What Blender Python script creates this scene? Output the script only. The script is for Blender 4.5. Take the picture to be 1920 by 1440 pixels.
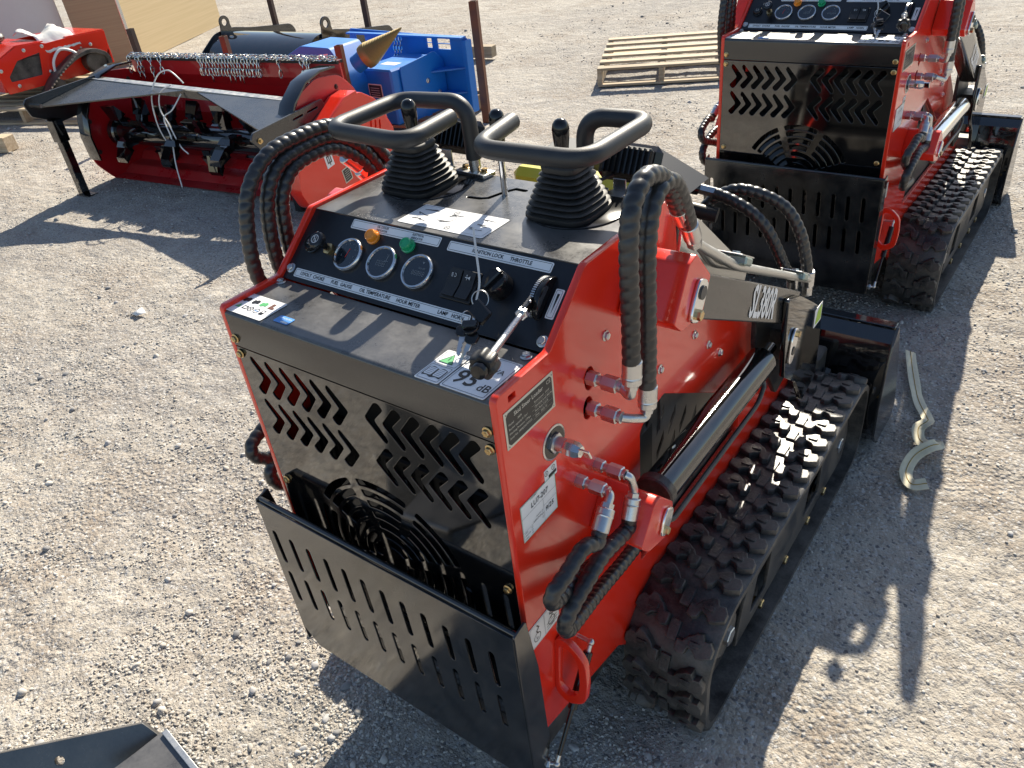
import bpy, math, random
import numpy as np
from mathutils import Vector, Matrix
for o in list(bpy.data.objects): bpy.data.objects.remove(o, do_unlink=True)
C = bpy.context.scene.collection
R = math.radians
# ------------------------------------------------------------------ camera, sky, sun
def make_camera():
    f, yaw, pitch, roll = 1464.7, R(-39.761), R(34.154), R(-7.056)
    fwd = Vector((math.sin(yaw) * math.cos(pitch), math.cos(yaw) * math.cos(pitch), -math.sin(pitch)))
    right = Vector((math.cos(yaw), -math.sin(yaw), 0)); up = right.cross(fwd)
    r = right * math.cos(roll) + up * math.sin(roll); u = -right * math.sin(roll) + up * math.cos(roll)
    cd = bpy.data.cameras.new('camera'); co = bpy.data.objects.new('camera', cd); C.objects.link(co)
    M = Matrix(((r.x, u.x, -fwd.x, .8152), (r.y, u.y, -fwd.y, -.5995), (r.z, u.z, -fwd.z, 1.6019), (0, 0, 0, 1)))
    co.matrix_world = M
    cd.sensor_width = 36; cd.lens = f / 1920 * 36; cd.clip_start = .02; cd.clip_end = 500
    bpy.context.scene.camera = co
make_camera()
SUN = Vector((-.355, 1.32, 1.0)).normalized()
w = bpy.data.worlds.new('World'); bpy.context.scene.world = w; w.use_nodes = True
wn = w.node_tree.nodes; bg = wn['Background']; sky = wn.new('ShaderNodeTexSky')
sky.sky_type = 'NISHITA'; sky.sun_disc = False
sky.sun_elevation = math.asin(SUN.z); sky.sun_rotation = math.atan2(SUN.x, SUN.y)
sky.dust_density = .8; sky.air_density = 1.0
w.node_tree.links.new(sky.outputs[0], bg.inputs[0]); bg.inputs[1].default_value = .084
sl = bpy.data.lights.new('sun', 'SUN'); sl.energy = 5.0; sl.angle = R(.53); sl.color = (1.0, .915, .765)
so = bpy.data.objects.new('sun', sl); C.objects.link(so); so.rotation_euler = SUN.to_track_quat('Z', 'Y').to_euler(); so.location = (0, 0, 8)
vs = bpy.context.scene.view_settings
vs.view_transform = 'Standard'; vs.look = 'None'; vs.exposure = .82; vs.gamma = 1; vs.use_curve_mapping = False
# ------------------------------------------------------------------ materials
def nm(name):
    m = bpy.data.materials.new(name); m.use_nodes = True
    return m, m.node_tree.nodes, m.node_tree.links, m.node_tree.nodes['Principled BSDF']
def mat(name, col, rough=.5, metal=0., coat=0., spec=.5, ior=1.5, dust=0., dustcol=(.42, .38, .33), dscale=9., bump=0., bscale=120., rvar=0., dup=True, trans=0., alpha=1., d0=.52, d1=.9):
    m, N, L, b = nm(name)
    b.inputs['Base Color'].default_value = (*col, 1); b.inputs['Roughness'].default_value = rough
    b.inputs['Metallic'].default_value = metal; b.inputs['IOR'].default_value = ior
    b.inputs['Specular IOR Level'].default_value = spec
    b.inputs['Coat Weight'].default_value = coat; b.inputs['Coat Roughness'].default_value = .05
    b.inputs['Transmission Weight'].default_value = trans; b.inputs['Alpha'].default_value = alpha
    tc = N.new('ShaderNodeTexCoord')
    if dust > 0 or rvar > 0:
        n = N.new('ShaderNodeTexNoise'); n.inputs['Scale'].default_value = dscale; n.inputs['Detail'].default_value = 9; n.inputs['Roughness'].default_value = .62
        L.new(tc.outputs['Object'], n.inputs['Vector'])
        n2 = N.new('ShaderNodeTexNoise'); n2.inputs['Scale'].default_value = dscale * 14; n2.inputs['Detail'].default_value = 5; n2.inputs['Roughness'].default_value = .7
        L.new(tc.outputs['Object'], n2.inputs['Vector'])
        ad = N.new('ShaderNodeMath'); ad.operation = 'MULTIPLY_ADD'; ad.inputs[1].default_value = .35; L.new(n2.outputs[0], ad.inputs[0]); L.new(n.outputs[0], ad.inputs[2])
        mr = N.new('ShaderNodeMapRange'); mr.inputs[1].default_value = d0; mr.inputs[2].default_value = d1; L.new(ad.outputs[0], mr.inputs[0])
        f = mr.outputs[0]
        if dup:
            g = N.new('ShaderNodeNewGeometry'); sp = N.new('ShaderNodeSeparateXYZ'); L.new(g.outputs['True Normal'], sp.inputs[0])
            m2 = N.new('ShaderNodeMapRange'); m2.inputs[1].default_value = .1; m2.inputs[2].default_value = .9; m2.inputs[3].default_value = .08; L.new(sp.outputs[2], m2.inputs[0])
            mu = N.new('ShaderNodeMath'); mu.operation = 'MULTIPLY'; L.new(f, mu.inputs[0]); L.new(m2.outputs[0], mu.inputs[1]); f = mu.outputs[0]
        fd = N.new('ShaderNodeMath'); fd.operation = 'MULTIPLY'; fd.inputs[1].default_value = dust; L.new(f, fd.inputs[0])
        mx = N.new('ShaderNodeMix'); mx.data_type = 'RGBA'; mx.inputs[6].default_value = (*col, 1); mx.inputs[7].default_value = (*dustcol, 1)
        L.new(fd.outputs[0], mx.inputs[0]); L.new(mx.outputs[2], b.inputs['Base Color'])
        rr = N.new('ShaderNodeMapRange'); rr.inputs[3].default_value = rough; rr.inputs[4].default_value = min(1, rough + max(rvar, dust * .8)); L.new(f, rr.inputs[0]); L.new(rr.outputs[0], b.inputs['Roughness'])
    if bump > 0:
        nb = N.new('ShaderNodeTexNoise'); nb.inputs['Scale'].default_value = bscale; nb.inputs['Detail'].default_value = 4; L.new(tc.outputs['Object'], nb.inputs['Vector'])
        bp = N.new('ShaderNodeBump'); bp.inputs['Strength'].default_value = bump; bp.inputs['Distance'].default_value = .002; L.new(nb.outputs[0], bp.inputs['Height']); L.new(bp.outputs[0], b.inputs['Normal'])
    return m
M = {}
M['red'] = mat('red_paint', (.84, .030, .010), .20, coat=.5, dust=.13, dustcol=(.5, .35, .28), dscale=5, bump=.035, bscale=330)
M['black'] = mat('black_gloss_paint', (.004, .0042, .0048), .05, ior=2.0, dust=.04, bump=.010, bscale=45)
M['blackdust'] = mat('black_paint_dusty', (.008, .0085, .0095), .12, ior=1.75, dust=.34, dustcol=(.36, .35, .34), dscale=11, bump=.02, bscale=120, d0=.30, d1=.85)
M['dash'] = mat('black_dash_paint', (.006, .007, .010), .28, ior=1.5, dust=.05, dustcol=(.3, .3, .3), dscale=12)
M['guard'] = mat('black_textured_guard', (.005, .006, .007), .09, ior=1.85, dust=.09, dustcol=(.4, .37, .33), dscale=16, bump=.03, bscale=260, dup=False)
M['chassis'] = mat('black_chassis', (.012, .012, .013), .3, dust=.30, dustcol=(.40, .36, .31), dscale=8, dup=False)
M['void'] = mat('dark_radiator', (.006, .006, .006), .6, bump=.3, bscale=400)
M['rubber'] = mat('boot_rubber', (.017, .018, .019), .52, dust=.12, dscale=20)
M['foam'] = mat('handle_foam', (.022, .024, .027), .47, ior=1.55, bump=.18, bscale=900, dust=.05, dscale=30)
M['hose'] = mat('hose_wrap', (.012, .0125, .014), .30, ior=1.6, dust=.08, dustcol=(.3, .28, .26), dscale=18, dup=False)
M['tread'] = mat('track_rubber', (.014, .014, .0145), .34, ior=1.55, dust=.30, dustcol=(.40, .36, .31), dscale=14, dup=False, bump=.3, bscale=150)
M['knob'] = mat('black_plastic', (.010, .010, .011), .12)
M['matte'] = mat('matte_plastic', (.016, .016, .017), .45, bump=.1, bscale=600)
M['chrome'] = mat('chrome', (.78, .78, .78), .10, metal=1, rvar=.15)
M['zinc'] = mat('zinc_steel', (.62, .62, .62), .27, metal=1, rvar=.25, dscale=30)
M['steel'] = mat('pipe_steel', (.60, .60, .58), .33, metal=1, rvar=.25, dscale=25)
M['brass'] = mat('yellow_zinc_bolt', (.62, .45, .22), .27, metal=1, rvar=.25, dscale=60)
M['white'] = mat('white_sticker', (.86, .86, .86), .38)
M['lettering'] = mat('black_print', (.012, .012, .012), .4)
M['ltwhite'] = mat('white_print', (.62, .62, .62), .5)
M['green'] = mat('green_print', (.10, .42, .16), .5)
M['blueprint'] = mat('blue_print', (.10, .32, .75), .5)
M['redprint'] = mat('red_print', (.7, .03, .02), .5)
M['brown'] = mat('brown_print', (.16, .07, .05), .5)
M['plate'] = mat('engraved_plate', (.030, .028, .026), .4)
M['plateframe'] = mat('cream_plate_edge', (.74, .68, .53), .45)
M['bright_text'] = mat('cream_print', (.70, .66, .56), .5)
M['dim'] = mat('grey_dial_print', (.22, .24, .26), .5)
M['glass'] = mat('gauge_glass', (.012, .018, .026), .04, coat=1)
M['orange'] = mat('orange_lens', (.85, .28, .02), .2, coat=.5)
M['greenlens'] = mat('green_lens', (.01, .35, .14), .2, coat=.5)
M['yellow'] = mat('yellow_paint', (.62, .55, .03), .35, coat=.3, dust=.1)
M['lime'] = mat('lime_sticker', (.42, .62, .05), .4)
M['greensteel'] = mat('galvanised_clamp', (.35, .42, .38), .35, metal=.6)
# ------------------------------------------------------------------ geometry helpers
def frame(O, U, V):
    U = Vector(U).normalized(); V = Vector(V).normalized(); N = U.cross(V)
    O = Vector(O)
    return Matrix(((U.x, V.x, N.x, O.x), (U.y, V.y, N.y, O.y), (U.z, V.z, N.z, O.z), (0, 0, 0, 1)))
I4 = Matrix.Identity(4)
def curve_mesh(loops, thick=0., bevel=0., bres=1):
    cu = bpy.data.curves.new('tmp', 'CURVE'); cu.dimensions = '2D'; cu.fill_mode = 'BOTH'
    for lp in loops:
        s = cu.splines.new('POLY'); s.points.add(len(lp) - 1); s.use_cyclic_u = True
        for p, q in zip(s.points, lp): p.co = (q[0], q[1], 0, 1)
    cu.extrude = max(0, thick / 2 - bevel); cu.bevel_depth = bevel; cu.bevel_resolution = bres; cu.offset = -bevel
    o = bpy.data.objects.new('tmp', cu); me = bpy.data.meshes.new_from_object(o)
    v = [tuple(x.co) for x in me.vertices]; f = [tuple(p.vertices) for p in me.polygons]
    bpy.data.objects.remove(o); bpy.data.curves.remove(cu); bpy.data.meshes.remove(me)
    return v, f
_tc = {}
def text_mesh(s, size, align='LEFT', sx=1., shear=0., bold=0.):
    k = (s, size, align, sx, shear, bold)
    if k in _tc: return _tc[k]
    cu = bpy.data.curves.new('tmp', 'FONT'); cu.body = s; cu.size = size; cu.align_x = align; cu.align_y = 'CENTER'; cu.resolution_u = 2; cu.shear = shear; cu.offset = bold; cu.dimensions = '2D'; cu.fill_mode = 'FRONT'
    o = bpy.data.objects.new('tmp', cu); me = bpy.data.meshes.new_from_object(o)
    v = [(x.co.x * sx, x.co.y, 0) for x in me.vertices]; f = [tuple(p.vertices) for p in me.polygons]
    bpy.data.objects.remove(o); bpy.data.curves.remove(cu); bpy.data.meshes.remove(me)
    _tc[k] = (v, f); return v, f
def arc(cx, cy, r, a0, a1, n): return [(cx + r * math.cos(R(a0 + (a1 - a0) * i / n)), cy + r * math.sin(R(a0 + (a1 - a0) * i / n))) for i in range(n + 1)]
def circ(cx, cy, r, n=20): return arc(cx, cy, r, 0, 360 - 360 / n, n - 1)
def rrect(x0, y0, x1, y1, r=.004, n=3):
    r = min(r, abs(x1 - x0) / 2 - 1e-5, abs(y1 - y0) / 2 - 1e-5)
    return arc(x1 - r, y1 - r, r, 0, 90, n) + arc(x0 + r, y1 - r, r, 90, 180, n) + arc(x0 + r, y0 + r, r, 180, 270, n) + arc(x1 - r, y0 + r, r, 270, 360, n)
def stroke(pts, wd, n=4):
    P = [Vector(p) for p in pts]; h = wd / 2; Lf = []; Rt = []
    for i, p in enumerate(P):
        if i == 0: d = (P[1] - p).normalized(); nn = Vector((-d.y, d.x)); Lf.append(p + nn * h); Rt.append(p - nn * h)
        elif i == len(P) - 1: d = (p - P[i - 1]).normalized(); nn = Vector((-d.y, d.x)); Lf.append(p + nn * h); Rt.append(p - nn * h)
        else:
            d0 = (p - P[i - 1]).normalized(); d1 = (P[i + 1] - p).normalized(); n0 = Vector((-d0.y, d0.x)); n1 = Vector((-d1.y, d1.x)); b = (n0 + n1).normalized(); q = h / max(.35, b.dot(n0))
            Lf.append(p + b * q); Rt.append(p - b * q)
    d = (P[-1] - P[-2]).normalized(); a = math.degrees(math.atan2(d.y, d.x)); end = arc(P[-1].x, P[-1].y, h, a + 90, a - 90, n)
    d = (P[0] - P[1]).normalized(); a = math.degrees(math.atan2(d.y, d.x)); st = arc(P[0].x, P[0].y, h, a + 90, a - 90, n)
    return [tuple(x) for x in Lf[:-1]][1:] + end + [tuple(x) for x in Rt[::-1]][1:-1] + st
def roundpoly(pts, r, n=4):
    out = []; m = len(pts)
    for i in range(m):
        p = Vector(pts[i]); a = Vector(pts[i - 1]); b = Vector(pts[(i + 1) % m]); da = (a - p); db = (b - p)
        rr = min(r, da.length * .45, db.length * .45); A = p + da.normalized() * rr; B = p + db.normalized() * rr
        for k in range(n + 1):
            t = k / n; out.append(tuple(A * (1 - t) ** 2 + p * 2 * t * (1 - t) + B * t * t))
    return out
def smooth_path(pts, step=.006):
    P = [Vector(p) for p in pts]; P = [P[0] * 2 - P[1]] + P + [P[-1] * 2 - P[-2]]; out = []
    for i in range(1, len(P) - 2):
        a, b, c, d = P[i - 1:i + 3]; n = max(2, int((c - b).length / step))
        for k in range(n):
            t = k / n; out.append(.5 * ((2 * b) + (c - a) * t + (2 * a - 5 * b + 4 * c - d) * t * t + (3 * b - a - 3 * c + d) * t ** 3))
    out.append(P[-2]); return out
def fillet_path(pts, r, n=8):
    P = [Vector(p) for p in pts]; out = [P[0]]
    for i in range(1, len(P) - 1):
        p = P[i]; da = P[i - 1] - p; db = P[i + 1] - p; rr = min(r, da.length * .49, db.length * .49)
        A = p + da.normalized() * rr; B = p + db.normalized() * rr
        for k in range(n + 1):
            t = k / n; out.append(A * (1 - t) ** 2 + p * 2 * t * (1 - t) + B * t * t)
    out.append(P[-1]); return out
class G:
    def __init__(s): s.v = []; s.f = []; s.m = []; s.mats = []
    def mi(s, m):
        if m not in s.mats: s.mats.append(m)
        return s.mats.index(m)
    def add(s, v, f, m, T=None):
        o = len(s.v)
        if T is not None: v = [T @ Vector(p) for p in v]
        s.v += [tuple(p) for p in v]; s.f += [tuple(i + o for i in q) for q in f]; s.m += [s.mi(m)] * len(f); return s
    def box(s, x0, x1, y0, y1, z0, z1, m, T=None, b=0.):
        if b > 0: b = min(b, (x1 - x0) / 2.1, (y1 - y0) / 2.1, (z1 - z0) / 2.1)
        if b <= 0:
            v = [(x, y, z) for x in (x0, x1) for y in (y0, y1) for z in (z0, z1)]
            f = [(0, 1, 3, 2), (4, 6, 7, 5), (0, 4, 5, 1), (2, 3, 7, 6), (0, 2, 6, 4), (1, 5, 7, 3)]; return s.add(v, f, m, T)
        v = []; ix = {}
        for i, x in enumerate((x0, x1)):
            for j, y in enumerate((y0, y1)):
                for k, z in enumerate((z0, z1)):
                    sx, sy, sz = (1, -1)[i], (1, -1)[j], (1, -1)[k]
                    for a, q in enumerate(((x, y + sy * b, z + sz * b), (x + sx * b, y, z + sz * b), (x + sx * b, y + sy * b, z))): ix[i, j, k, a] = len(v); v.append(q)
        f = []
        for i in (0, 1):
            q = [ix[i, 0, 0, 0], ix[i, 0, 1, 0], ix[i, 1, 1, 0], ix[i, 1, 0, 0]]; f.append(q[::-1] if i == 0 else q)
            q = [ix[0, i, 0, 1], ix[1, i, 0, 1], ix[1, i, 1, 1], ix[0, i, 1, 1]]; f.append(q if i == 0 else q[::-1])
            q = [ix[0, 0, i, 2], ix[0, 1, i, 2], ix[1, 1, i, 2], ix[1, 0, i, 2]]; f.append(q if i == 0 else q[::-1])
        for i in (0, 1):
            for j in (0, 1):
                f.append((ix[i, j, 0, 0], ix[i, j, 1, 0], ix[i, j, 1, 1], ix[i, j, 0, 1]))
                f.append((ix[i, 0, j, 0], ix[i, 1, j, 0], ix[i, 1, j, 2], ix[i, 0, j, 2]))
                f.append((ix[0, i, j, 1], ix[1, i, j, 1], ix[1, i, j, 2], ix[0, i, j, 2]))
                for k in (0, 1): f.append((ix[i, j, k, 0], ix[i, j, k, 1], ix[i, j, k, 2]))
        return s.add(v, f, m, T)
    def shape(s, loops, thick, m, T, bevel=0., bres=1, z=0.):
        v, f = curve_mesh(loops, thick, bevel, bres); return s.add([(a, b, c + z) for a, b, c in v], f, m, T)
    def flat(s, loops, m, T, z=0.): return s.shape(loops, 0, m, T, z=z)
    def text(s, t, size, x, y, m, T, z=.0012, align='LEFT', sx=1., rot=0., shear=0., bold=0.):
        v, f = text_mesh(t, size, align, sx, shear, bold); c, q = math.cos(R(rot)), math.sin(R(rot))
        return s.add([(x + a * c - b * q, y + a * q + b * c, z) for a, b, _ in v], f, m, T)
    def rings(s, P, m, caps=True, T=None):
        n = len(P[0]); v = [q for r in P for q in r]; f = []
        for i in range(len(P) - 1):
            for j in range(n): f.append((i * n + j, i * n + (j + 1) % n, (i + 1) * n + (j + 1) % n, (i + 1) * n + j))
        if caps: f.append(tuple(range(n))[::-1]); f.append(tuple((len(P) - 1) * n + j for j in range(n)))
        return s.add(v, f, m, T)
    def lathe(s, prof, m, T=None, n=24, sq=None):   # profile (r, z) about local z
        P = []
        for r, z in prof:
            ring = []
            for j in range(n):
                a = 2 * math.pi * j / n; c, q = math.cos(a), math.sin(a); k = 1.
                if sq: k = (abs(c) ** sq + abs(q) ** sq) ** (-1 / sq)
                ring.append((r * k * c, r * k * q, z))
            P.append(ring)
        return s.rings(P, m, True, T)
    def tube(s, path, r, m, n=12, caps=True, wrap=None, T=None, squash=None):
        P = [Vector(p) for p in path]; L = [0.]
        for i in range(1, len(P)): L.append(L[-1] + (P[i] - P[i - 1]).length)
        t = (P[1] - P[0]).normalized(); a = t.orthogonal().normalized(); rg = []
        for i, p in enumerate(P):
            t2 = (P[min(i + 1, len(P) - 1)] - P[max(i - 1, 0)]).normalized()
            a = (a - t2 * a.dot(t2)).normalized(); b = t2.cross(a); ring = []
            rr = r(L[i] / L[-1]) if callable(r) else r
            for j in range(n):
                th = 2 * math.pi * j / n; k = rr
                if wrap:
                    ph = (L[i] / wrap[0] - th / (2 * math.pi)) % 1.; k = rr * (1 + wrap[1] * (math.sin(math.pi * ph) ** .45 * (1 - .25 * ph) - .5))
                ring.append(p + a * (k * math.cos(th)) + b * (k * math.sin(th)))
            rg.append(ring)
        return s.rings(rg, m, caps, T)
    def cyl(s, p0, p1, r, m, n=16, r1=None, T=None, bev=0.):
        p0, p1 = Vector(p0), Vector(p1); d = (p1 - p0).normalized(); r1 = r if r1 is None else r1
        if bev > 0: return s.tube([p0, p0 + d * bev, p1 - d * bev, p1], lambda t, L=(p1 - p0).length: (r - bev if t < 1e-6 else r1 - bev if t > .99999 else r + (r1 - r) * t), m, n, T=T)
        return s.tube([p0, p1], lambda t: r + (r1 - r) * t, m, n, T=T)
    def hexnut(s, p0, p1, r, m, T=None): return s.cyl(p0, p1, r, m, 6, T=T, bev=r * .13)
    def sphere(s, c, r, m, n=14, sc=(1, 1, 1), T=None):
        P = []
        for i in range(1, n // 2 + 1):
            a = math.pi * i / (n // 2 + 1); P.append([(c[0] + sc[0] * r * math.sin(a) * math.cos(2 * math.pi * j / n), c[1] + sc[1] * r * math.sin(a) * math.sin(2 * math.pi * j / n), c[2] + sc[2] * r * math.cos(a)) for j in range(n)])
        return s.rings(P, m, True, T)
    def mirror(s):
        s.v = [(-x, y, z) for x, y, z in s.v]; s.f = [q[::-1] for q in s.f]; return s
    def mesh(s, name, ang=35):
        me = bpy.data.meshes.new(name); me.from_pydata(s.v, [], s.f)
        for m in s.mats: me.materials.append(M[m] if isinstance(m, str) else m)
        me.polygons.foreach_set('material_index', s.m)
        if ang > 0: me.shade_smooth(); me.set_sharp_from_angle(angle=R(ang))
        me.update(); return me
    def build(s, name, parent=None, ang=35, **kw):
        o = bpy.data.objects.new(name, s.mesh(name, ang)); C.objects.link(o)
        if parent: o.parent = parent
        for k, v in kw.items(): o[k] = v
        return o
def thing(name, label, cat, loc=(0, 0, 0), rz=0., group=None):
    o = bpy.data.objects.new(name, None); C.objects.link(o); o.location = loc; o.rotation_euler = (0, 0, rz); o.empty_display_size = .1
    o['label'] = label; o['category'] = cat
    if group: o['group'] = group
    return o
def tag(o, label=None, cat=None, group=None, kind=None):
    for k, v in (('label', label), ('category', cat), ('group', group), ('kind', kind)):
        if v: o[k] = v
    return o
def copy_tree(o, parent=None):
    c = o.copy(); C.objects.link(c); c.parent = parent
    for ch in [x for x in bpy.data.objects if x.parent == o]: copy_tree(ch, c)
    return c
def inst(src, parent, T):
    c = src.copy(); C.objects.link(c); c.parent = parent; c.matrix_local = T; return c
# ------------------------------------------------------------------ ground
rng = np.random.default_rng(7)
_tab = rng.random((256, 256))
def vnoise(x, y):
    xi = np.floor(x).astype(int); yi = np.floor(y).astype(int); fx = x - xi; fy = y - yi; fx = fx * fx * (3 - 2 * fx); fy = fy * fy * (3 - 2 * fy)
    a = _tab[xi % 256, yi % 256]; b = _tab[(xi + 1) % 256, yi % 256]; c = _tab[xi % 256, (yi + 1) % 256]; d = _tab[(xi + 1) % 256, (yi + 1) % 256]
    return (a * (1 - fx) + b * fx) * (1 - fy) + (c * (1 - fx) + d * fx) * fy
def fbm(x, y, s, o=4):
    r = 0; a = .5
    for i in range(o): r = r + a * vnoise(x * s + 17.3 * i + 40, y * s + 9.1 * i + 70); s *= 2.07; a *= .5
    return r
def gheight(x, y):
    return (fbm(x, y, .9, 3) - .44) * .030 + (fbm(x, y, 7, 4) - .47) * .016 + (fbm(x, y, 38, 2) - .37) * .008
def axis(lo, hi, step, far):
    a = list(np.arange(lo, hi, step)); s = step; v = hi
    while v < far: a.append(v); s *= 1.09; v += s
    s = step; v = lo; b = []
    while v > -far: v -= s; s *= 1.09; b.append(v)
    return np.array(b[::-1] + a + [])
def make_ground():
    xs = axis(-3.4, 1.6, .0125, 70); ys = axis(-.9, 3.4, .0125, 70)
    X, Y = np.meshgrid(xs, ys, indexing='ij'); Z = gheight(X, Y); v = np.stack([X, Y, Z], -1).reshape(-1, 3); nx, ny = len(xs), len(ys)
    i = np.arange(nx - 1)[:, None] * ny + np.arange(ny - 1)[None, :]; q = np.stack([i, i + ny, i + ny + 1, i + 1], -1).reshape(-1, 4)
    me = bpy.data.meshes.new('ground'); me.vertices.add(len(v)); me.vertices.foreach_set('co', v.ravel())
    me.loops.add(q.size); me.loops.foreach_set('vertex_index', q.ravel()); me.polygons.add(len(q)); me.polygons.foreach_set('loop_start', np.arange(0, q.size, 4)); me.update(calc_edges=True); me.shade_smooth()
    m, N, L, b = nm('gravel_dirt'); tc = N.new('ShaderNodeTexCoord'); b.inputs['Roughness'].default_value = .95; b.inputs['Specular IOR Level'].default_value = .15
    def noise(s, d=6, r=.6):
        n = N.new('ShaderNodeTexNoise'); n.inputs['Scale'].default_value = s; n.inputs['Detail'].default_value = d; n.inputs['Roughness'].default_value = r; L.new(tc.outputs['Object'], n.inputs['Vector']); return n.outputs[0]
    def vor(s, feat='F1', rnd=1.):
        n = N.new('ShaderNodeTexVoronoi'); n.feature = feat; n.inputs['Scale'].default_value = s; L.new(tc.outputs['Object'], n.inputs['Vector']); return n
    def mix(f, a, c):
        x = N.new('ShaderNodeMix'); x.data_type = 'RGBA'
        for k, q in ((6, a), (7, c)):
            if isinstance(q, tuple): x.inputs[k].default_value = (*q, 1)
            else: L.new(q, x.inputs[k])
        if isinstance(f, float): x.inputs[0].default_value = f
        else: L.new(f, x.inputs[0])
        return x.outputs[2]
    def mr(f, a, c, lo=0., hi=1.):
        x = N.new('ShaderNodeMapRange'); x.inputs[1].default_value = a; x.inputs[2].default_value = c; x.inputs[3].default_value = lo; x.inputs[4].default_value = hi; L.new(f, x.inputs[0]); return x.outputs[0]
    c = mix(mr(noise(.7, 6), .42, .60), (0.490, 0.450, 0.387), (0.363, 0.334, 0.293))
    c = mix(mr(noise(1.7, 8, .68), .46, .58), c, (0.309, 0.260, 0.211)); c = mix(mr(noise(.45, 6, .6), .50, .62), c, (0.295, 0.275, 0.255))
    c = mix(mr(noise(5.5, 7, .65), .50, .70), c, (0.550, 0.513, 0.452))
    c = mix(mr(noise(22, 6, .7), .42, .7), c, (0.350, 0.309, 0.260))
    c = mix(mr(noise(160, 3, .7), .52, .78), c, (0.571, 0.538, 0.481))
    c = mix(mr(noise(260, 3, .7), .58, .85), c, (0.177, 0.165, 0.153))
    vc = vor(150); vcc = N.new('ShaderNodeSeparateColor'); L.new(vc.outputs['Color'], vcc.inputs[0])
    c = mix(mr(vcc.outputs[0], .78, .95), c, (0.516, 0.499, 0.475)); c = mix(mr(vcc.outputs[1], .86, .97), c, (0.199, 0.190, 0.186))
    L.new(c, b.inputs['Base Color'])
    def add(a, k, c2):
        x = N.new('ShaderNodeMath'); x.operation = 'MULTIPLY_ADD'; x.inputs[1].default_value = k; L.new(a, x.inputs[0])
        if c2 is None: x.inputs[2].default_value = 0
        else: L.new(c2, x.inputs[2])
        return x.outputs[0]
    v1 = mr(vor(62).outputs['Distance'], .12, .62, 1, 0); v2 = mr(vor(150).outputs['Distance'], .1, .6, 1, 0); v3 = mr(vor(330).outputs['Distance'], .1, .6, 1, 0)
    msk = mr(noise(1.6, 7, .65), .44, .60, .10, 1.05); vm = N.new('ShaderNodeMath'); vm.operation = 'MULTIPLY'; L.new(v1, vm.inputs[0]); L.new(msk, vm.inputs[1]); h = add(vm.outputs[0], .0048, None); h = add(v2, .0011, h); h = add(v3, .0005, h); h = add(noise(30, 6, .7), .010, h); h = add(noise(9, 5, .6), .03, h); h = add(noise(420, 2, .6), .0006, h)
    bp = N.new('ShaderNodeBump'); bp.inputs['Strength'].default_value = 1.; bp.inputs['Distance'].default_value = 1.; L.new(h, bp.inputs['Height']); L.new(bp.outputs[0], b.inputs['Normal'])
    me.materials.append(m); o = bpy.data.objects.new('ground', me); C.objects.link(o); o['kind'] = 'structure'; return o
make_ground()
def rock_shape(k, sub):
    import bmesh
    bm = bmesh.new(); bmesh.ops.create_icosphere(bm, subdivisions=sub, radius=1)
    r = random.Random(k); pl = [(Vector((r.gauss(0, 1), r.gauss(0, 1), r.gauss(0, 1))).normalized(), r.uniform(.5, .85)) for _ in range(9)]
    sc = (r.uniform(.75, 1.25), r.uniform(.6, 1.), r.uniform(.4, .75))
    for v in bm.verts:
        p = v.co.copy() * r.uniform(.92, 1.08)
        for n, d in pl:
            q = p.dot(n) - d
            if q > 0: p -= n * q
        v.co = Vector((p.x * sc[0], p.y * sc[1], p.z * sc[2]))
    bm.faces.ensure_lookup_table(); v = np.array([x.co[:] for x in bm.verts]); f = np.array([[x.index for x in q.verts] for q in bm.faces]); bm.free(); return v, f
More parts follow.
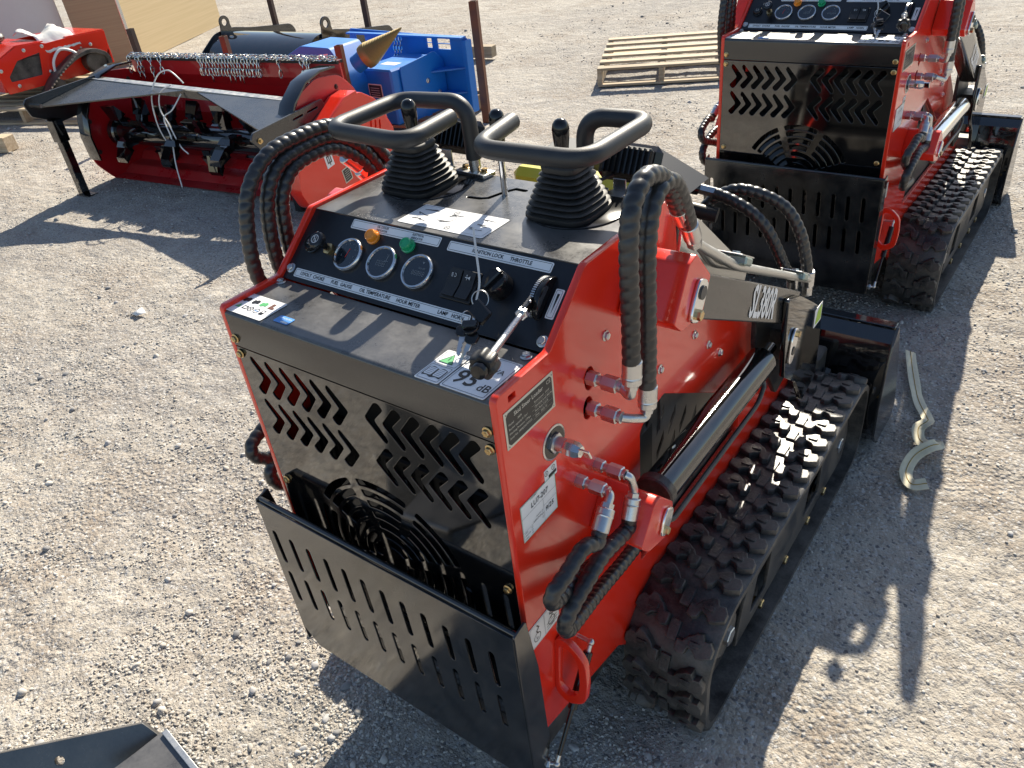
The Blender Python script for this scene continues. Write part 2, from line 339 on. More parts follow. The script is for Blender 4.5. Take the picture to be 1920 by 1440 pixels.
def stones(name, n, sub, smin, smax, region, seed, mats, clump=True, power=2.4, sink=.35):
    g = np.random.default_rng(seed); cx, cy = .8152, -.5995
    # points spread about the yard, thinning with distance from where the picture was taken
    rmin, rmax, a0, a1 = region; n3 = n * 5; u = g.random(n3); rr = (rmin ** -.35 + u * (rmax ** -.35 - rmin ** -.35)) ** (-1 / .35); aa = R(a0) + g.random(n3) * R(a1 - a0)
    x = cx + rr * np.sin(aa); y = cy + rr * np.cos(aa)
    if clump:
        d = fbm(x, y, 1.6, 4); d2 = fbm(x + 50, y, 5., 3); keep = g.random(n3) < np.clip((d - .42) * 11, .035, 1) * np.clip((d2 - .33) * 5, .10, 1); x = x[keep]; y = y[keep]; rr = rr[keep]
    x = x[:n]; y = y[:n]; rr = rr[:n]; n = len(x)
    s = smin + (smax - smin) * g.random(n) ** power; s = s * np.clip(.8 + rr * .10, .8, 1.6)
    V = []; F = []; MI = []; off = 0; shp = [rock_shape(seed * 10 + k, sub) for k in range(6)]; which = g.integers(0, 6, n); mi = g.integers(0, len(mats), n)
    for k in range(6):
        sel = np.where(which == k)[0]; v, f = shp[k]; m = len(sel)
        a = g.random(m) * 6.283; t = (g.random(m) - .5) * .9; ca, sa, ct, st = np.cos(a), np.sin(a), np.cos(t), np.sin(t)
        px, py, pz = v[:, 0][None], v[:, 1][None], v[:, 2][None]
        y1 = py * ct[:, None] - pz * st[:, None]; z1 = py * st[:, None] + pz * ct[:, None]; x2 = px * ca[:, None] - y1 * sa[:, None]; y2 = px * sa[:, None] + y1 * ca[:, None]
        S = s[sel][:, None]; xx = x2 * S + x[sel][:, None]; yy = y2 * S + y[sel][:, None]; zz = z1 * S + (gheight(x[sel], y[sel]) + s[sel] * sink * .35)[:, None]
        V.append(np.stack([xx, yy, zz], -1).reshape(-1, 3)); F.append((f[None] + (off + np.arange(m) * len(v))[:, None, None]).reshape(-1, 3)); MI.append(np.repeat(mi[sel], len(f))); off += m * len(v)
    V = np.concatenate(V); F = np.concatenate(F); MI = np.concatenate(MI)
    me = bpy.data.meshes.new(name); me.vertices.add(len(V)); me.vertices.foreach_set('co', V.ravel()); me.loops.add(F.size); me.loops.foreach_set('vertex_index', F.ravel().astype(np.int32)); me.polygons.add(len(F)); me.polygons.foreach_set('loop_start', np.arange(0, F.size, 3)); me.polygons.foreach_set('material_index', MI.astype(np.int32)); me.update(calc_edges=True)
    for q in mats: me.materials.append(q)
    o = bpy.data.objects.new(name, me); C.objects.link(o); return o
def rockmat(name, c): return mat(name, c, .9, spec=.2, dust=.5, dustcol=tuple(min(1, k * 1.35 + .05) for k in c), dscale=60, dup=False)
RM = [rockmat('grit_tan', (0.461, 0.428, 0.375)), rockmat('grit_grey', (0.386, 0.374, 0.349)), rockmat('grit_pale', (0.533, 0.509, 0.463)), rockmat('grit_brown', (0.341, 0.304, 0.259))]
RL = [rockmat('stone_grey', (0.398, 0.390, 0.382)), rockmat('stone_pale', (0.513, 0.489, 0.448)), rockmat('stone_tan', (0.452, 0.419, 0.370)), rockmat('stone_dark', (0.249, 0.245, 0.241))]
tag(stones('fine_gravel', 60000, 1, .0016, .0078, (.9, 14, -92, 25), 3, RM), 'fine grey and tan gravel lying all over the dirt yard', 'gravel', kind='stuff')
tag(stones('gravel_stones', 1100, 2, .005, .0165, (.9, 12, -92, 25), 5, RL, power=3.4), 'larger pale and grey stones scattered over the dirt yard', 'stones', kind='stuff')
# ------------------------------------------------------------------ the tracked mini loader
HX = .2745; ZS = 1.0295; D1 = .1266; D2 = .2333; ZT = 1.1185
SHELF = frame((0, 0, ZS + .0005), (1, 0, 0), (0, 1, 0))
DU = Vector((0, D2 - D1, 1.1173 - 1.0323)).normalized(); DASH = frame((0, D1, 1.0323), (1, 0, 0), DU); DN = Vector((0, -DU.z, DU.y)); DL = .1364
TOP = frame((0, 0, ZT), (1, 0, 0), (0, 1, 0))
REAR = frame((0, 0, 0), (1, 0, 0), (0, 0, 1))
SIDE = frame((.286, 0, 0), (0, 1, 0), (0, 0, 1))
def D3(u, v, n=0.): return DASH @ Vector((u, v, n))
def bolt(T, r=.0085, h=.006, washer=True, m='brass'):
    g = G()
    if washer: g.lathe([(r * 1.35, 0), (r * 1.35, .0012), (r * 1.15, .002)], m, T, 20)
    g.lathe([(r, .002), (r, h - .001), (r * .86, h)], m, T, 6); g.lathe([(r * .45, h - .0002), (r * .42, h + .0006)], m, T, 10)
    return g
def track_path(R0=.148, R1=.142, y0=.452, z0=.170, y1=1.228, z1=.163, n=220):
    # belt centre line as a closed loop round the rear sprocket and the front idler
    pts = []
    a0 = math.asin((R1 - R0) / (y1 - y0) + 0) + math.atan2(z1 - z0, y1 - y0)
    top0 = (y0 + R0 * math.sin(-a0 * 0), z0 + R0); top1 = (y1, z1 + R1); bot1 = (y1 - .02, z1 - R1); bot0 = (y0 + .02, z0 - R0)
    for i in range(60): t = i / 60; pts.append((top0[0] + (top1[0] - top0[0]) * t, top0[1] + (top1[1] - top0[1]) * t - .006 * math.sin(math.pi * t)))
    for i in range(40):
        a = R(90 - 180 * i / 40); c_, s_ = math.cos(a), math.sin(a); k = (abs(c_) ** 3.4 + abs(s_) ** 3.4) ** (-1 / 3.4); pts.append((y1 + R1 * k * c_, z1 + R1 * k * s_))
    for i in range(60): t = i / 60; pts.append((y1 + (y0 - y1) * t, z1 - R1 + (z0 - R0 - z1 + R1) * t))
    for i in range(40):
        a = R(270 - 180 * i / 40); c_, s_ = math.cos(a), math.sin(a); k = (abs(c_) ** 4.5 + abs(s_) ** 4.5) ** (-1 / 4.5) if s_ < 0 else 1 + .06 * math.sin(2 * (a - math.pi / 2)) ; pts.append((y0 + R0 * k * c_, z0 + R0 * (k if s_ < 0 else 1) * s_))
    P = [Vector(p) for p in pts]; L = [0]
    for i in range(len(P)): L.append(L[-1] + (P[(i + 1) % len(P)] - P[i]).length)
    tot = L[-1]; out = []; k = 0
    for i in range(n):
        s = tot * i / n
        while L[k + 1] < s: k += 1
        t = (s - L[k]) / (L[k + 1] - L[k]); out.append(P[k] * (1 - t) + P[(k + 1) % len(P)] * t)
    return out, tot
def lug_mesh(flip):
    # one half of a rubber tread bar: stepped zigzag block, local x across the belt, y along it, z outwards
    g = G(); b = [(.014, -.012), (.026, -.016), (.036, -.012), (.040, .000), (.052, -.004), (.060, -.012), (.072, -.010), (.089, -.002), (.089, .012), (.080, .022), (.068, .020), (.062, .030), (.050, .028), (.042, .022), (.034, .018), (.026, .008), (.014, .008)]
    if flip: b = [(-x, y + .0) for x, y in b][::-1]
    b = [(x, y * 1.22 - .002) for x, y in b]; g.shape([b], .026, 'tread', Matrix.Translation((0, 0, .011)), bevel=.0026)
    x0 = .052 if not flip else -.052
    g.shape([rrect(x0 - .011, .004, x0 + .011, .014, .003)], .006, 'tread', Matrix.Translation((0, 0, .0245)), bevel=.001)
    return g.mesh('lug')
def make_track(root, s, lugs=True):
    P, tot = track_path(); n = len(P); xc = s * .3765; hw = .0925
    g = G(); rg = []
    for i in range(n):
        t = (P[(i + 1) % n] - P[i - 1]).normalized(); nn = Vector((-t.y, t.x)); c = P[i]
        prof = [(-hw, -.009), (-hw, .006), (-hw + .005, .009), (hw - .005, .009), (hw, .006), (hw, -.009), (.022, -.009), (.018, -.034 if i % 4 < 2 else -.010), (-.018, -.034 if i % 4 < 2 else -.010), (-.022, -.009)]
        rg.append([(xc + a, c.x + nn.x * b, c.y + nn.y * b) for a, b in prof])
    rg.append(rg[0]); g.rings(rg, 'tread', False); belt = g.build('track', root, ang=40, label='ribbed black rubber track belt')
    N = 38; lm = (lug_mesh(False), lug_mesh(True)); gd = G().shape([rrect(-.011, -.020, .011, .020, .002)], .007, 'tread', Matrix.Translation((0, 0, .011)), bevel=.0015).shape([rrect(-.005, -.009, .005, .009, .001)], .003, 'tread', Matrix.Translation((0, 0, .0135)), bevel=.0006).mesh('guide')
    gall = G()
    for k in range(N):
        for h in range(3):
            ph = (k + (.5 if h == 1 else .0 if h == 0 else .25)) / N * n; i = int(ph) % n; fr = ph % 1
            c = P[i] * (1 - fr) + P[(i + 1) % n] * fr; t = (P[(i + 2) % n] - P[i - 1]).normalized(); nn = Vector((-t.y, t.x))
            T = Matrix(((1, 0, 0, xc), (0, t.x, nn.x, c.x), (0, t.y, nn.y, c.y), (0, 0, 0, 1)))
            if s < 0:   # hidden behind the body: one joined tread
                me = (lm + (gd,))[h]; gall.add([tuple(q.co) for q in me.vertices], [tuple(q.vertices) for q in me.polygons], 'tread', T)
            elif h < 2 or lugs:
                o = bpy.data.objects.new('tread_lug' if h < 2 else 'guide_block', (lm + (gd,))[h]); C.objects.link(o); o.parent = belt; o.matrix_local = T
    if s < 0: gall.build('tread_lugs', belt, kind='stuff')
    # frame between the runs, wheels
    f = G(); x0, x1 = sorted((s * .335, s * .420)); xo0, xo1 = sorted((s * .440, s * .447))
    f.box(x0, x1, .50, 1.20, .11, .235, 'chassis', b=.004)
    T = frame((xo0, 0, 0), (0, 1, 0), (0, 0, 1))
    f.shape([roundpoly([(.50, .085), (1.26, .075), (1.29, .15), (1.24, .285), (.60, .295), (.535, .20)], .015), roundpoly([(.58, .115), (.68, .115), (.70, .225), (.62, .235)], .012), roundpoly([(.93, .12), (1.05, .12), (1.05, .22), (.96, .22)], .012)], .007, 'chassis', T, bevel=.001, z=.0035)
    f.box(*sorted((s * .425, s * .466)), .52, 1.25, .288, .294, 'chassis', b=.001)
    f.build('track_frame', root)
    for k, (y, z, r) in enumerate(((.462, .172, .125), (1.215, .158, .112))):
        wg = G(); wg.cyl((s * .335, y, z), (s * .425, y, z), r, 'chassis', 40, bev=.006); wg.cyl((s * .425, y, z), (s * .440, y, z), r * .45, 'chassis', 24, bev=.004); wg.cyl((s * .44, y, z), (s * .452, y, z), .022, 'zinc', 6, bev=.002)
        wg.build('drive_sprocket' if k == 0 else 'idler_wheel', root)
    for y in (.66, .82, .98, 1.11):
        wg = G(); wg.cyl((s * .335, y, .072), (s * .425, y, .072), .042, 'chassis', 28, bev=.004); wg.cyl((s * .425, y, .072), (s * .452, y, .072), .012, 'brass', 6, bev=.002); wg.build('track_roller', root)
def hose(root, pts, r=.0125, name='hydraulic_hose', **kw):
    g = G(); g.tube(smooth_path(pts, .0024), r, 'hose', 18, wrap=(.0175, .23)); return g.build(name, root, ang=60, **kw)
def elbow(root, p0, ax, pts, nutr=.0125, fr=.0145, name='pipe_elbow'):
    """steel fitting out of a plate: nuts along ax from p0, then a bent pipe through pts ending in the crimped ferrule"""
    p0 = Vector(p0); ax = Vector(ax).normalized(); g = G()
    g.hexnut(p0 - ax * .006, p0 + ax * .012, nutr * .92, 'zinc'); g.cyl(p0 + ax * .012, p0 + ax * .022, nutr * .62, 'zinc', 16); g.hexnut(p0 + ax * .020, p0 + ax * .046, nutr, 'zinc'); g.cyl(p0 + ax * .046, p0 + ax * .052, nutr * .75, 'zinc', 16)
    path = fillet_path([p0 + ax * .05] + [Vector(q) for q in pts], .028, 10); g.tube(path, .0072, 'zinc', 14)
    o = g.build(name, root)
    d = (path[-1] - path[-2]).normalized(); e = path[-1]; f = G(); f.cyl(e - d * .004, e + d * .034, fr, 'zinc', 20, bev=.0015); f.cyl(e - d * .012, e - d * .003, fr * .75, 'zinc', 6); f.tube([e + d * .006, e + d * .008, e + d * .010], lambda t: fr * (1.0 + .05 * math.sin(math.pi * t)), 'zinc', 20); f.build('hose_ferrule', o)
    return e, d
def sticker(name, root, x0, y0, x1, y1, T, m='white', r=.003, z=.0007, fn=None, **kw):
    g = G(); g.shape([rrect(x0, y0, x1, y1, r)], .0005, m, T, z=z)
    if fn: fn(g, z + .0007)
    return g.build(name, root, ang=20, **kw)
def outline(g, x0, y0, x1, y1, wd, m, T, z, r=.002):
    g.flat([rrect(x0, y0, x1, y1, r), rrect(x0 + wd, y0 + wd, x1 - wd, y1 - wd, max(r - wd, .0003))], m, T, z)
def bar(g, p, q, wd, m, T, z): g.flat([stroke([p, q], wd, 2)], m, T, z)
def make_loader(loc, rz, label, group):
    t = thing('mini_skid_steer', label, 'skid steer', loc, rz, group)
    # ---- red side plates
    out = [(0, .303), (.15, .272), (.272, .245), (.30, .215), (.33, .19), (1.24, .19), (1.27, .40), (1.02, .50), (.975, .60), (.93, .655), (.56, .935), (.515, .975), (.506, 1.06), (.498, 1.108), (.470, 1.124), (.226, 1.124), (.1245, 1.0385), (.006, 1.0385), (0, 1.032)]
    win = roundpoly([(.372, .40), (.374, .728), (.392, .742), (.466, .754), (.722, .594), (.86, .50), (.86, .40)], .008)
    slot = rrect(.026, 1.018, .041, 1.027, .001)
    for s in (1, -1):
        g = G(); T = frame((s * .280, 0, 0), (0, 1, 0), (0, 0, 1)); holes = [win, slot]
        for (y, z) in ((.219, .938), (.211, .888)): holes.append([(y + .0135 * a, z + .020 * b) for a, b in circ(0, 0, 1, 18)])
        g.shape([roundpoly(out, .006, 3)] + holes, .012, 'red', T, bevel=.0015); g.build('side_plate', t)
    # ---- rear hood: sloped lip with shelf, lower panel
    g = G(); r = .007
    prof = [(0, .9655), (0, ZS - r)] + [(r - r * math.cos(R(a)), ZS - r + r * math.sin(R(a))) for a in (20, 45, 70)] + [(r, ZS), (D1 - .002, ZS)]
    inner = [(D1 - .002, ZS - .003), (r, ZS - .003), (.003, ZS - r), (.003, .9655)]
    v = [(x, y, z) for x in (-HX, HX) for y, z in prof + inner]; n = len(prof + inner); f = [(i, (i + 1) % n, n + (i + 1) % n, n + i) for i in range(n)] + [tuple(range(n))[::-1], tuple(range(n, 2 * n))]
    # dusty shelf and cleaner front share one folded sheet
    g.add(v, f, 'blackdust'); o = g.build('hood', t, ang=25)
    g = G(); holes = []
    for (x0, s) in ((-.243, 1), (.242, -1)):
        for k in range(6):
            for z0 in (.948, .861):
                a = x0 + s * k * .0370; q = [(-.003, -.006), (.001, .003), (.006, .002), (.0375, -.033), (.0375, -.038), (.010, -.0725), (.002, -.074), (-.007, -.064), (.019, -.037)]; zm = z0 - .034
                holes.append(roundpoly([(a + u_, z0 + v_) if s > 0 else (a - u_, 2 * zm - z0 - v_) for u_, v_ in q], .005, 2))
    cx, cz = 0, .592
    for k in range(8):
        ro = .178 - k * .0222; ri = ro - .0148
        if ri < .008: break
        ns = 8 if k < 4 else 4
        for q in range(ns):
            a0 = 20 + 360 / ns * q + 1.1 / ro * .6; a1 = 20 + 360 / ns * (q + 1) - 1.1 / ro * .6; nn = 10 if ns == 8 else 14
            holes.append(roundpoly(arc(cx, cz, ro, a0, a1, nn) + arc(cx, cz, ri, a1, a0, nn), .004, 2))
    g.shape([rrect(-HX, .30, HX, .9625, .002)] + holes, .004, 'black', frame((0, .0025, 0), (1, 0, 0), (0, 0, 1)), bevel=.0008); g.build('rear_panel', t)
    # radiator, fan and fan guard behind it
    g = G(); g.box(-.262, .262, .06, .10, .33, .78, 'void', b=.004)
    for i in range(26): g.box(-.255 + i * .0204, -.2535 + i * .0204, .055, .0605, .34, .77, 'chassis')
    g.build('radiator', t)
    g = G(); 
    for k in range(7):
        a = R(k * 360 / 7); Tm = Matrix.Translation((0, .035, .592)) @ Matrix.Rotation(a, 4, 'Y') @ Matrix.Rotation(R(28), 4, 'Z'); g.box(-.028, .028, -.002, .002, .04, .165, 'knob', Tm)
    g.cyl((0, .02, .592), (0, .055, .592), .045, 'knob', 28, bev=.005); g.build('cooling_fan', t)
    g = G(); g.box(-.27, .27, .12, .46, .30, .70, 'void', b=.01); g.box(-.20, .10, .13, .40, .70, .93, 'chassis', b=.02); g.cyl((.16, .2, .82), (.16, .42, .82), .07, 'chassis', 24, bev=.008); g.box(-.27, .27, .105, .115, .70, .90, 'void'); g.build('engine_block', t)
    # ---- dash
    sl = [( .2295, .111), (.2440, .111), (.2470, .045), (.2300, .045)]
    g = G(); g.shape([rrect(-HX, .000, HX, DL - .0005, .001), roundpoly(sl, .004)], .003, 'dash', DASH, bevel=.0006, z=-.0015); dash = g.build('dash_panel', t)
    g = G(); sq = stroke([(-.041, .377), (-.018, .379), (-.006, .386), (.002, .412), (.008, .425), (.016, .437), (.036, .436)], .0095)
    g.shape([rrect(-HX, D2 - .001, HX, .478, .002), sq], .0035, 'blackdust', TOP, bevel=.0008, z=-.00175); g.build('top_plate', t)
    g = G(); g.box(-HX, HX, .474, .478, .66, 1.1135, 'chassis'); g.box(-.2745, .2745, .235, .47, 1.075, 1.078, 'void'); g.build('front_bulkhead', t)
    # ---- strips with wording
    def strip(x0, y0, x1, y1, words):
        def fn(g, z):
            outline(g, x0 + .002, y0 + .002, x1 - .002, y1 - .002, .0006, 'lettering', DASH, z, .0015)
            for (s, x, y, size, al) in words: g.text(s, size, x, y, 'lettering', DASH, z, al, sx=.92, bold=size * .018)
        return sticker('label_strip', dash, x0, y0, x1, y1, DASH, r=.0025, fn=fn)
    strip(-.2505, .0075, .1355, .0235, [('12VOLT', -.237, .0155, .0088, 'LEFT'), ('CHOKE', -.204, .0155, .0088, 'LEFT'), ('FUEL  GAUGE', -.1595, .0155, .0088, 'LEFT'), ('OIL TEMPERATURE', -.0925, .0155, .0088, 'LEFT'), ('HOUR METER', -.011, .0155, .0088, 'LEFT'), ('LAMP', .0745, .0155, .0088, 'LEFT'), ('HORN', .1015, .0155, .0088, 'LEFT')])
    strip(-.1745, .1155, .0215, .1325, [('OIL COOLER', -.104, .1272, .0048, 'CENTER'), ('INDICATOR', -.104, .1216, .0048, 'CENTER'), ('ELECTRICAL', -.026, .1272, .0048, 'CENTER'), ('INDICATOR', -.026, .1216, .0048, 'CENTER')])
    strip(.0395, .1140, .2325, .1305, [('IGNITION LOCK', .087, .1222, .0086, 'LEFT'), ('THROTTLE', .158, .1222, .0086, 'LEFT')])
    def vfn(g, z):
        outline(g, .2545, .0505, .2645, .0925, .0005, 'lettering', DASH, z); g.flat([[(.2575, .087), (.2615, .087), (.2595, .055)]], 'lettering', DASH, z)
    sticker('throttle_label', dash, .2525, .0485, .2665, .0945, DASH, r=.002, fn=vfn)
    # ---- gauges
    for i, x in enumerate((-.1480, -.0706, .0068)):
        T = DASH @ Matrix.Translation((x, .0675, 0)); g = G()
        g.lathe([(.0285, 0), (.0300, .003), (.0298, .006), (.0280, .0085), (.0256, .0085), (.0246, .0055)], 'chrome', T, 40); g.lathe([(.0247, .0050), (.0247, .0056)], 'glass', T, 36); ga = g.build('gauge', dash)
        Tz = T @ Matrix.Translation((0, 0, .0060)); g = G()
        if i == 0:
            g.flat([stroke([(-.002, -.006), (.001, .010)], .0012, 2)], 'redprint', Tz)
            for k in range(9): a = R(150 - k * 34 / 1.4); g.flat([stroke([(.0205 * math.cos(a), .0205 * math.sin(a)), (.018 * math.cos(a), .018 * math.sin(a))], .0006, 2)], 'dim', Tz)
            g.text('E', .005, -.013, -.004, 'dim', Tz, .0002); g.text('1/2', .0045, .010, .010, 'dim', Tz, .0002); g.text('F', .005, .014, -.003, 'dim', Tz, .0002)
        else:
            def seg8(x, y, w, h):
                for a, b in (((0, 0), (w, 0)), ((0, h / 2), (w, h / 2)), ((0, h), (w, h)), ((0, 0), (0, h / 2)), ((0, h / 2), (0, h)), ((w, 0), (w, h / 2)), ((w, h / 2), (w, h))): g.flat([stroke([(x + a[0], y + a[1]), (x + b[0], y + b[1])], .0006, 1)], 'dim', Tz)
            nd = 3 if i == 1 else 5; wd = .0045 if i == 1 else .0032
            for k in range(nd): seg8(-.009 + k * (wd + .0022), -.006, wd, .0085 if i == 1 else .0065)
            g.text('\u00b0C' if i == 1 else 'HOURS', .0055 if i == 1 else .0042, .006 if i == 1 else .001, .0135 if i == 1 else .006, 'dim', Tz, .0002)
            if i == 2: g.flat([[(.004, .010), (.009, .010), (.0065, .0135), (.009, .017), (.004, .017), (.0065, .0135)]], 'dim', Tz)
            else: g.flat([stroke([(.009, .005), (.009, .012)], .0012, 2)], 'dim', Tz); g.flat([stroke([(.005, .004), (.013, .004)], .0008, 2)], 'dim', Tz)
        gm = g.build('gauge_dial', t, ang=0)
    for (x, y, m, nmn) in ((-.1146, .1075, 'orange', 'amber indicator lamp'), (-.0357, .1065, 'greenlens', 'green indicator lamp')):
        T = DASH @ Matrix.Translation((x, y, 0)); g = G(); g.lathe([(.0125, 0), (.0125, .003), (.0108, .004), (.0108, .0055)], m, T, 24); g.lathe([(.0104, .0055), (.0104, .0115), (.0092, .0135), (.0072, .0138), (.0068, .0128)], m, T, 24); g.build('indicator_lamp', dash, label=nmn)
    # socket cover and choke knob
    T = DASH @ Matrix.Translation((-.2385, .071, 0)); g = G(); g.lathe([(.0165, 0), (.0165, .003), (.0145, .004), (.0135, .009), (.012, .011)], 'knob', T, 24); g.box(-.005, .005, .012, .022, 0, .006, 'knob', T, b=.001); g.text('10/30V', .0045, 0, .002, 'ltwhite', T, .0114, 'CENTER'); g.text('120W', .0045, 0, -.003, 'ltwhite', T, .0114, 'CENTER'); g.build('power_socket', dash)
    T = DASH @ Matrix.Translation((-.197, .0690, 0)); g = G(); g.lathe([(.0105, 0), (.0105, .006), (.0088, .007)], 'brass', T, 6); g.lathe([(.0055, .006), (.0055, .016), (.007, .020), (.009, .026), (.0145, .029), (.0155, .033), (.0150, .037), (.0125, .039)], 'knob', T, 28)
    g.flat([circ(0, 0, .0078, 20), circ(0, 0, .0066, 20)], 'ltwhite', T, .0393); g.flat([stroke([(-.0050, .0045), (.0050, -.0045)], .0012, 2)], 'ltwhite', T, .0393); g.flat([stroke([(-.002, .0055), (-.002, -.0055)], .0009, 2)], 'ltwhite', T, .0393); g.flat([stroke([(.002, .0055), (.002, -.0055)], .0009, 2)], 'ltwhite', T, .0393); g.build('choke_knob', dash)
    # rocker switches
    g = G(); T = DASH; g.box(.0655, .1240, .0385, .0895, 0, .0035, 'matte', T, b=.001); sw = g.build('switch_housing', dash)
    for k, x in enumerate((.0700, .0955)):
        g = G(); v = []
        prof = [(.0425, .003), (.0425, .0085), (.062, .0055), (.064, .0055), (.0855, .0105), (.0855, .003)]
        n = len(prof); v = [(x + (.0010 if e else 0) + q * .0245 - (.0010 if q else -.0010), y, z) for q in (0, 1) for e, (y, z) in [(0, p) for p in prof]]
        g.add(v, [(i, (i + 1) % n, n + (i + 1) % n, n + i) for i in range(n)] + [tuple(range(n))[::-1], tuple(range(n, 2 * n))], 'matte', T)
        Tr = T @ Matrix.Translation((x + .012, .0755, .0092)) @ Matrix.Rotation(R(13), 4, 'X')
        if k == 0: g.flat([arc(.001, 0, .0032, 90, -90, 8), arc(.0012, 0, .0024, -88, 88, 8)], 'ltwhite', Tr, .0012); [bar(g, (-.005, q), (-.0018, q), .0007, 'ltwhite', Tr, .0012) for q in (-.0025, -.0008, .0008, .0025)]
        else: g.flat([[(-.005, -.0006), (.001, -.0006), (.0045, -.003), (.0045, .003), (.001, .0006), (-.005, .0006)]], 'ltwhite', Tr, .0012); bar(g, (-.001, 0), (-.001, -.0035), .0007, 'ltwhite', Tr, .0012); bar(g, (-.002, .002), (-.002, .004), .0012, 'ltwhite', Tr, .0012)
        g.build('rocker_switch', sw, label='rocker switch with lamp symbol' if k == 0 else 'rocker switch with horn symbol')
    # ignition lock knob
    T = DASH @ Matrix.Translation((.1625, .0765, 0)) @ Matrix.Rotation(R(-28), 4, 'Z'); g = G(); g.lathe([(.0215, 0), (.0215, .008), (.0195, .024), (.0175, .0265)], 'knob', T, 32); g.box(-.0055, .0055, -.0175, .0175, .0255, .034, 'knob', T, b=.002); g.build('ignition_knob', dash)
    # throttle quadrant
    g = G(); Tq = frame(D3(.2385, .077, -.014), DU, DN)     # disc in the plane of the slot, axis across
    g.shape([circ(0, 0, .0375, 40)], .0085, 'knob', Tq, bevel=.0012, z=.003); g.shape([circ(0, 0, .0335, 40)], .006, 'matte', Tq, z=-.006)
    for k in range(34):
        a = R(-8 + k * 5.6); c, q = math.cos(a), math.sin(a); g.box(.0330, .0362, -.0009, .0009, -.0095, -.0035, 'zinc', Tq @ Matrix.Rotation(a, 4, 'Z'))
    qd = g.build('throttle_quadrant', dash)
    p0 = D3(.232, .058, .018); p1 = Vector((.2665, .016, 1.0815)); d = (p1 - p0).normalized(); g = G()
    g.box(-.0085, .0085, -.004, .004, -.020, .030, 'knob', Matrix.Translation(p0) @ d.to_track_quat('Z', 'X').to_matrix().to_4x4(), b=.002)
    g.cyl(p0 + d * .022, p1, .0048, 'zinc', 16); g.hexnut(p0 + d * .024, p0 + d * .033, .0092, 'zinc'); g.sphere(tuple(p0 + Vector((.004, -.004, .006))), .0025, 'zinc'); lv = g.build('throttle_lever', t)
    Tk = Matrix.Translation(p1 - d * .008) @ d.to_track_quat('Z', 'X').to_matrix().to_4x4(); g = G(); rg = []
    for rr, z in ((.006, -.006), (.011, 0), (.0165, .003), (.0178, .009), (.0178, .020), (.0165, .024), (.0150, .0255)):
        rg.append([(rr * (1 + (.09 if rr > .012 else 0) * math.cos(7 * 2 * math.pi * j / 56)) * math.cos(2 * math.pi * j / 56), rr * (1 + (.09 if rr > .012 else 0) * math.cos(7 * 2 * math.pi * j / 56)) * math.sin(2 * math.pi * j / 56), z) for j in range(56)])
    g.rings(rg, 'matte', T=Tk); g.lathe([(.0112, .025), (.0112, .0325), (.010, .035), (.0085, .0355)], 'knob', Tk, 28); g.build('throttle_knob', lv)
    # bolts on dash, shelf, rear
    for T in (DASH @ Matrix.Translation((-.2640, .0205, 0)), DASH @ Matrix.Translation((.2650, .0155, 0)), SHELF @ Matrix.Translation((-.2655, .1150, 0)), SHELF @ Matrix.Translation((.2555, .1110, 0))):
        bolt(T, .0066, .0058, m='zinc').build('bolt', t)
    for x in (-.2655, .2655):
        for z in (.9805, .9505): bolt(REAR @ Matrix.Translation((x, z, .0005)), .0060, .006).build('bolt', t)
        bolt(REAR @ Matrix.Translation((x * .975, .6715, .0005)), .0060, .006).build('bolt', t)
    # ---- shelf stickers
    T = SHELF
    def s95(g, z):
        outline(g, .1925, .0035, .2625, .0885, .0007, 'lettering', T, z, .003)
        g.text('95', .043, .1965, .0290, 'lettering', T, z, sx=.90, bold=.0007); g.text('dB', .022, .2405, .0205, 'lettering', T, z, sx=.85, bold=.0002); g.text('L', .030, .202, .066, 'lettering', T, z); g.text('WA', .0145, .2300, .0610, 'lettering', T, z)
    sticker('noise_sticker', t, .1900, .0010, .2650, .0910, T, fn=s95, r=.003)
    def sbk(g, z):
        outline(g, .1475, .0035, .1845, .0380, .0006, 'lettering', T, z, .002); outline(g, .1475, .0410, .1845, .0735, .0006, 'lettering', T, z, .002)
        g.flat([[(.152, .046), (.176, .046), (.164, .068)]], 'green', T, z + .0002); g.flat([stroke([(.152, .046), (.176, .046)], .0008, 1), ], 'lettering', T, z + .0004); bar(g, (.152, .046), (.164, .068), .0008, 'lettering', T, z + .0004); bar(g, (.176, .046), (.164, .068), .0008, 'lettering', T, z + .0004); bar(g, (.164, .0605), (.164, .053), .0014, 'lettering', T, z + .0004)
        g.flat([roundpoly([(.1500, .010), (.1500, .031), (.1580, .0335), (.1660, .030), (.1740, .0335), (.1820, .031), (.1820, .010), (.1740, .0125), (.1660, .009), (.1580, .0125)], .002)], 'lettering', T, z)
        for s in (-1, 1):
            c = .166 + s * .008; g.flat([roundpoly([(c - .0065, .0135), (c - .0065, .031), (c + .0065, .031), (c + .0065, .0135)], .002)], 'white', T, z + .0002)
            for k in range(4): bar(g, (c - .0045, .0165 + k * .0038), (c + .0045, .0165 + k * .0038), .0006, 'lettering', T, z + .0004)
    sticker('manual_sticker', t, .1450, .0010, .1870, .0760, T, fn=sbk, z=.0004)
    def s4(g, z):
        outline(g, -.2755, .0075, -.1895, .0610, .0004, 'lettering', T, z, .002)
        for k, (x, m) in enumerate(((-.2660, 'lettering'), (-.2440, 'lettering'), (-.2240, 'green'), (-.2040, 'brown'))):
            if k < 3: g.flat([roundpoly([(x - .008, .040), (x - .002, .037), (x + .002, .041), (x + .008, .040), (x + .007, .049), (x + .001, .052), (x - .003, .048), (x - .007, .050)], .003)], m, T, z)
            else: g.flat([roundpoly([(x - .005, .038), (x + .008, .038), (x + .008, .043), (x + .002, .044), (x + .002, .053), (x - .005, .053)], .001)], m, T, z)
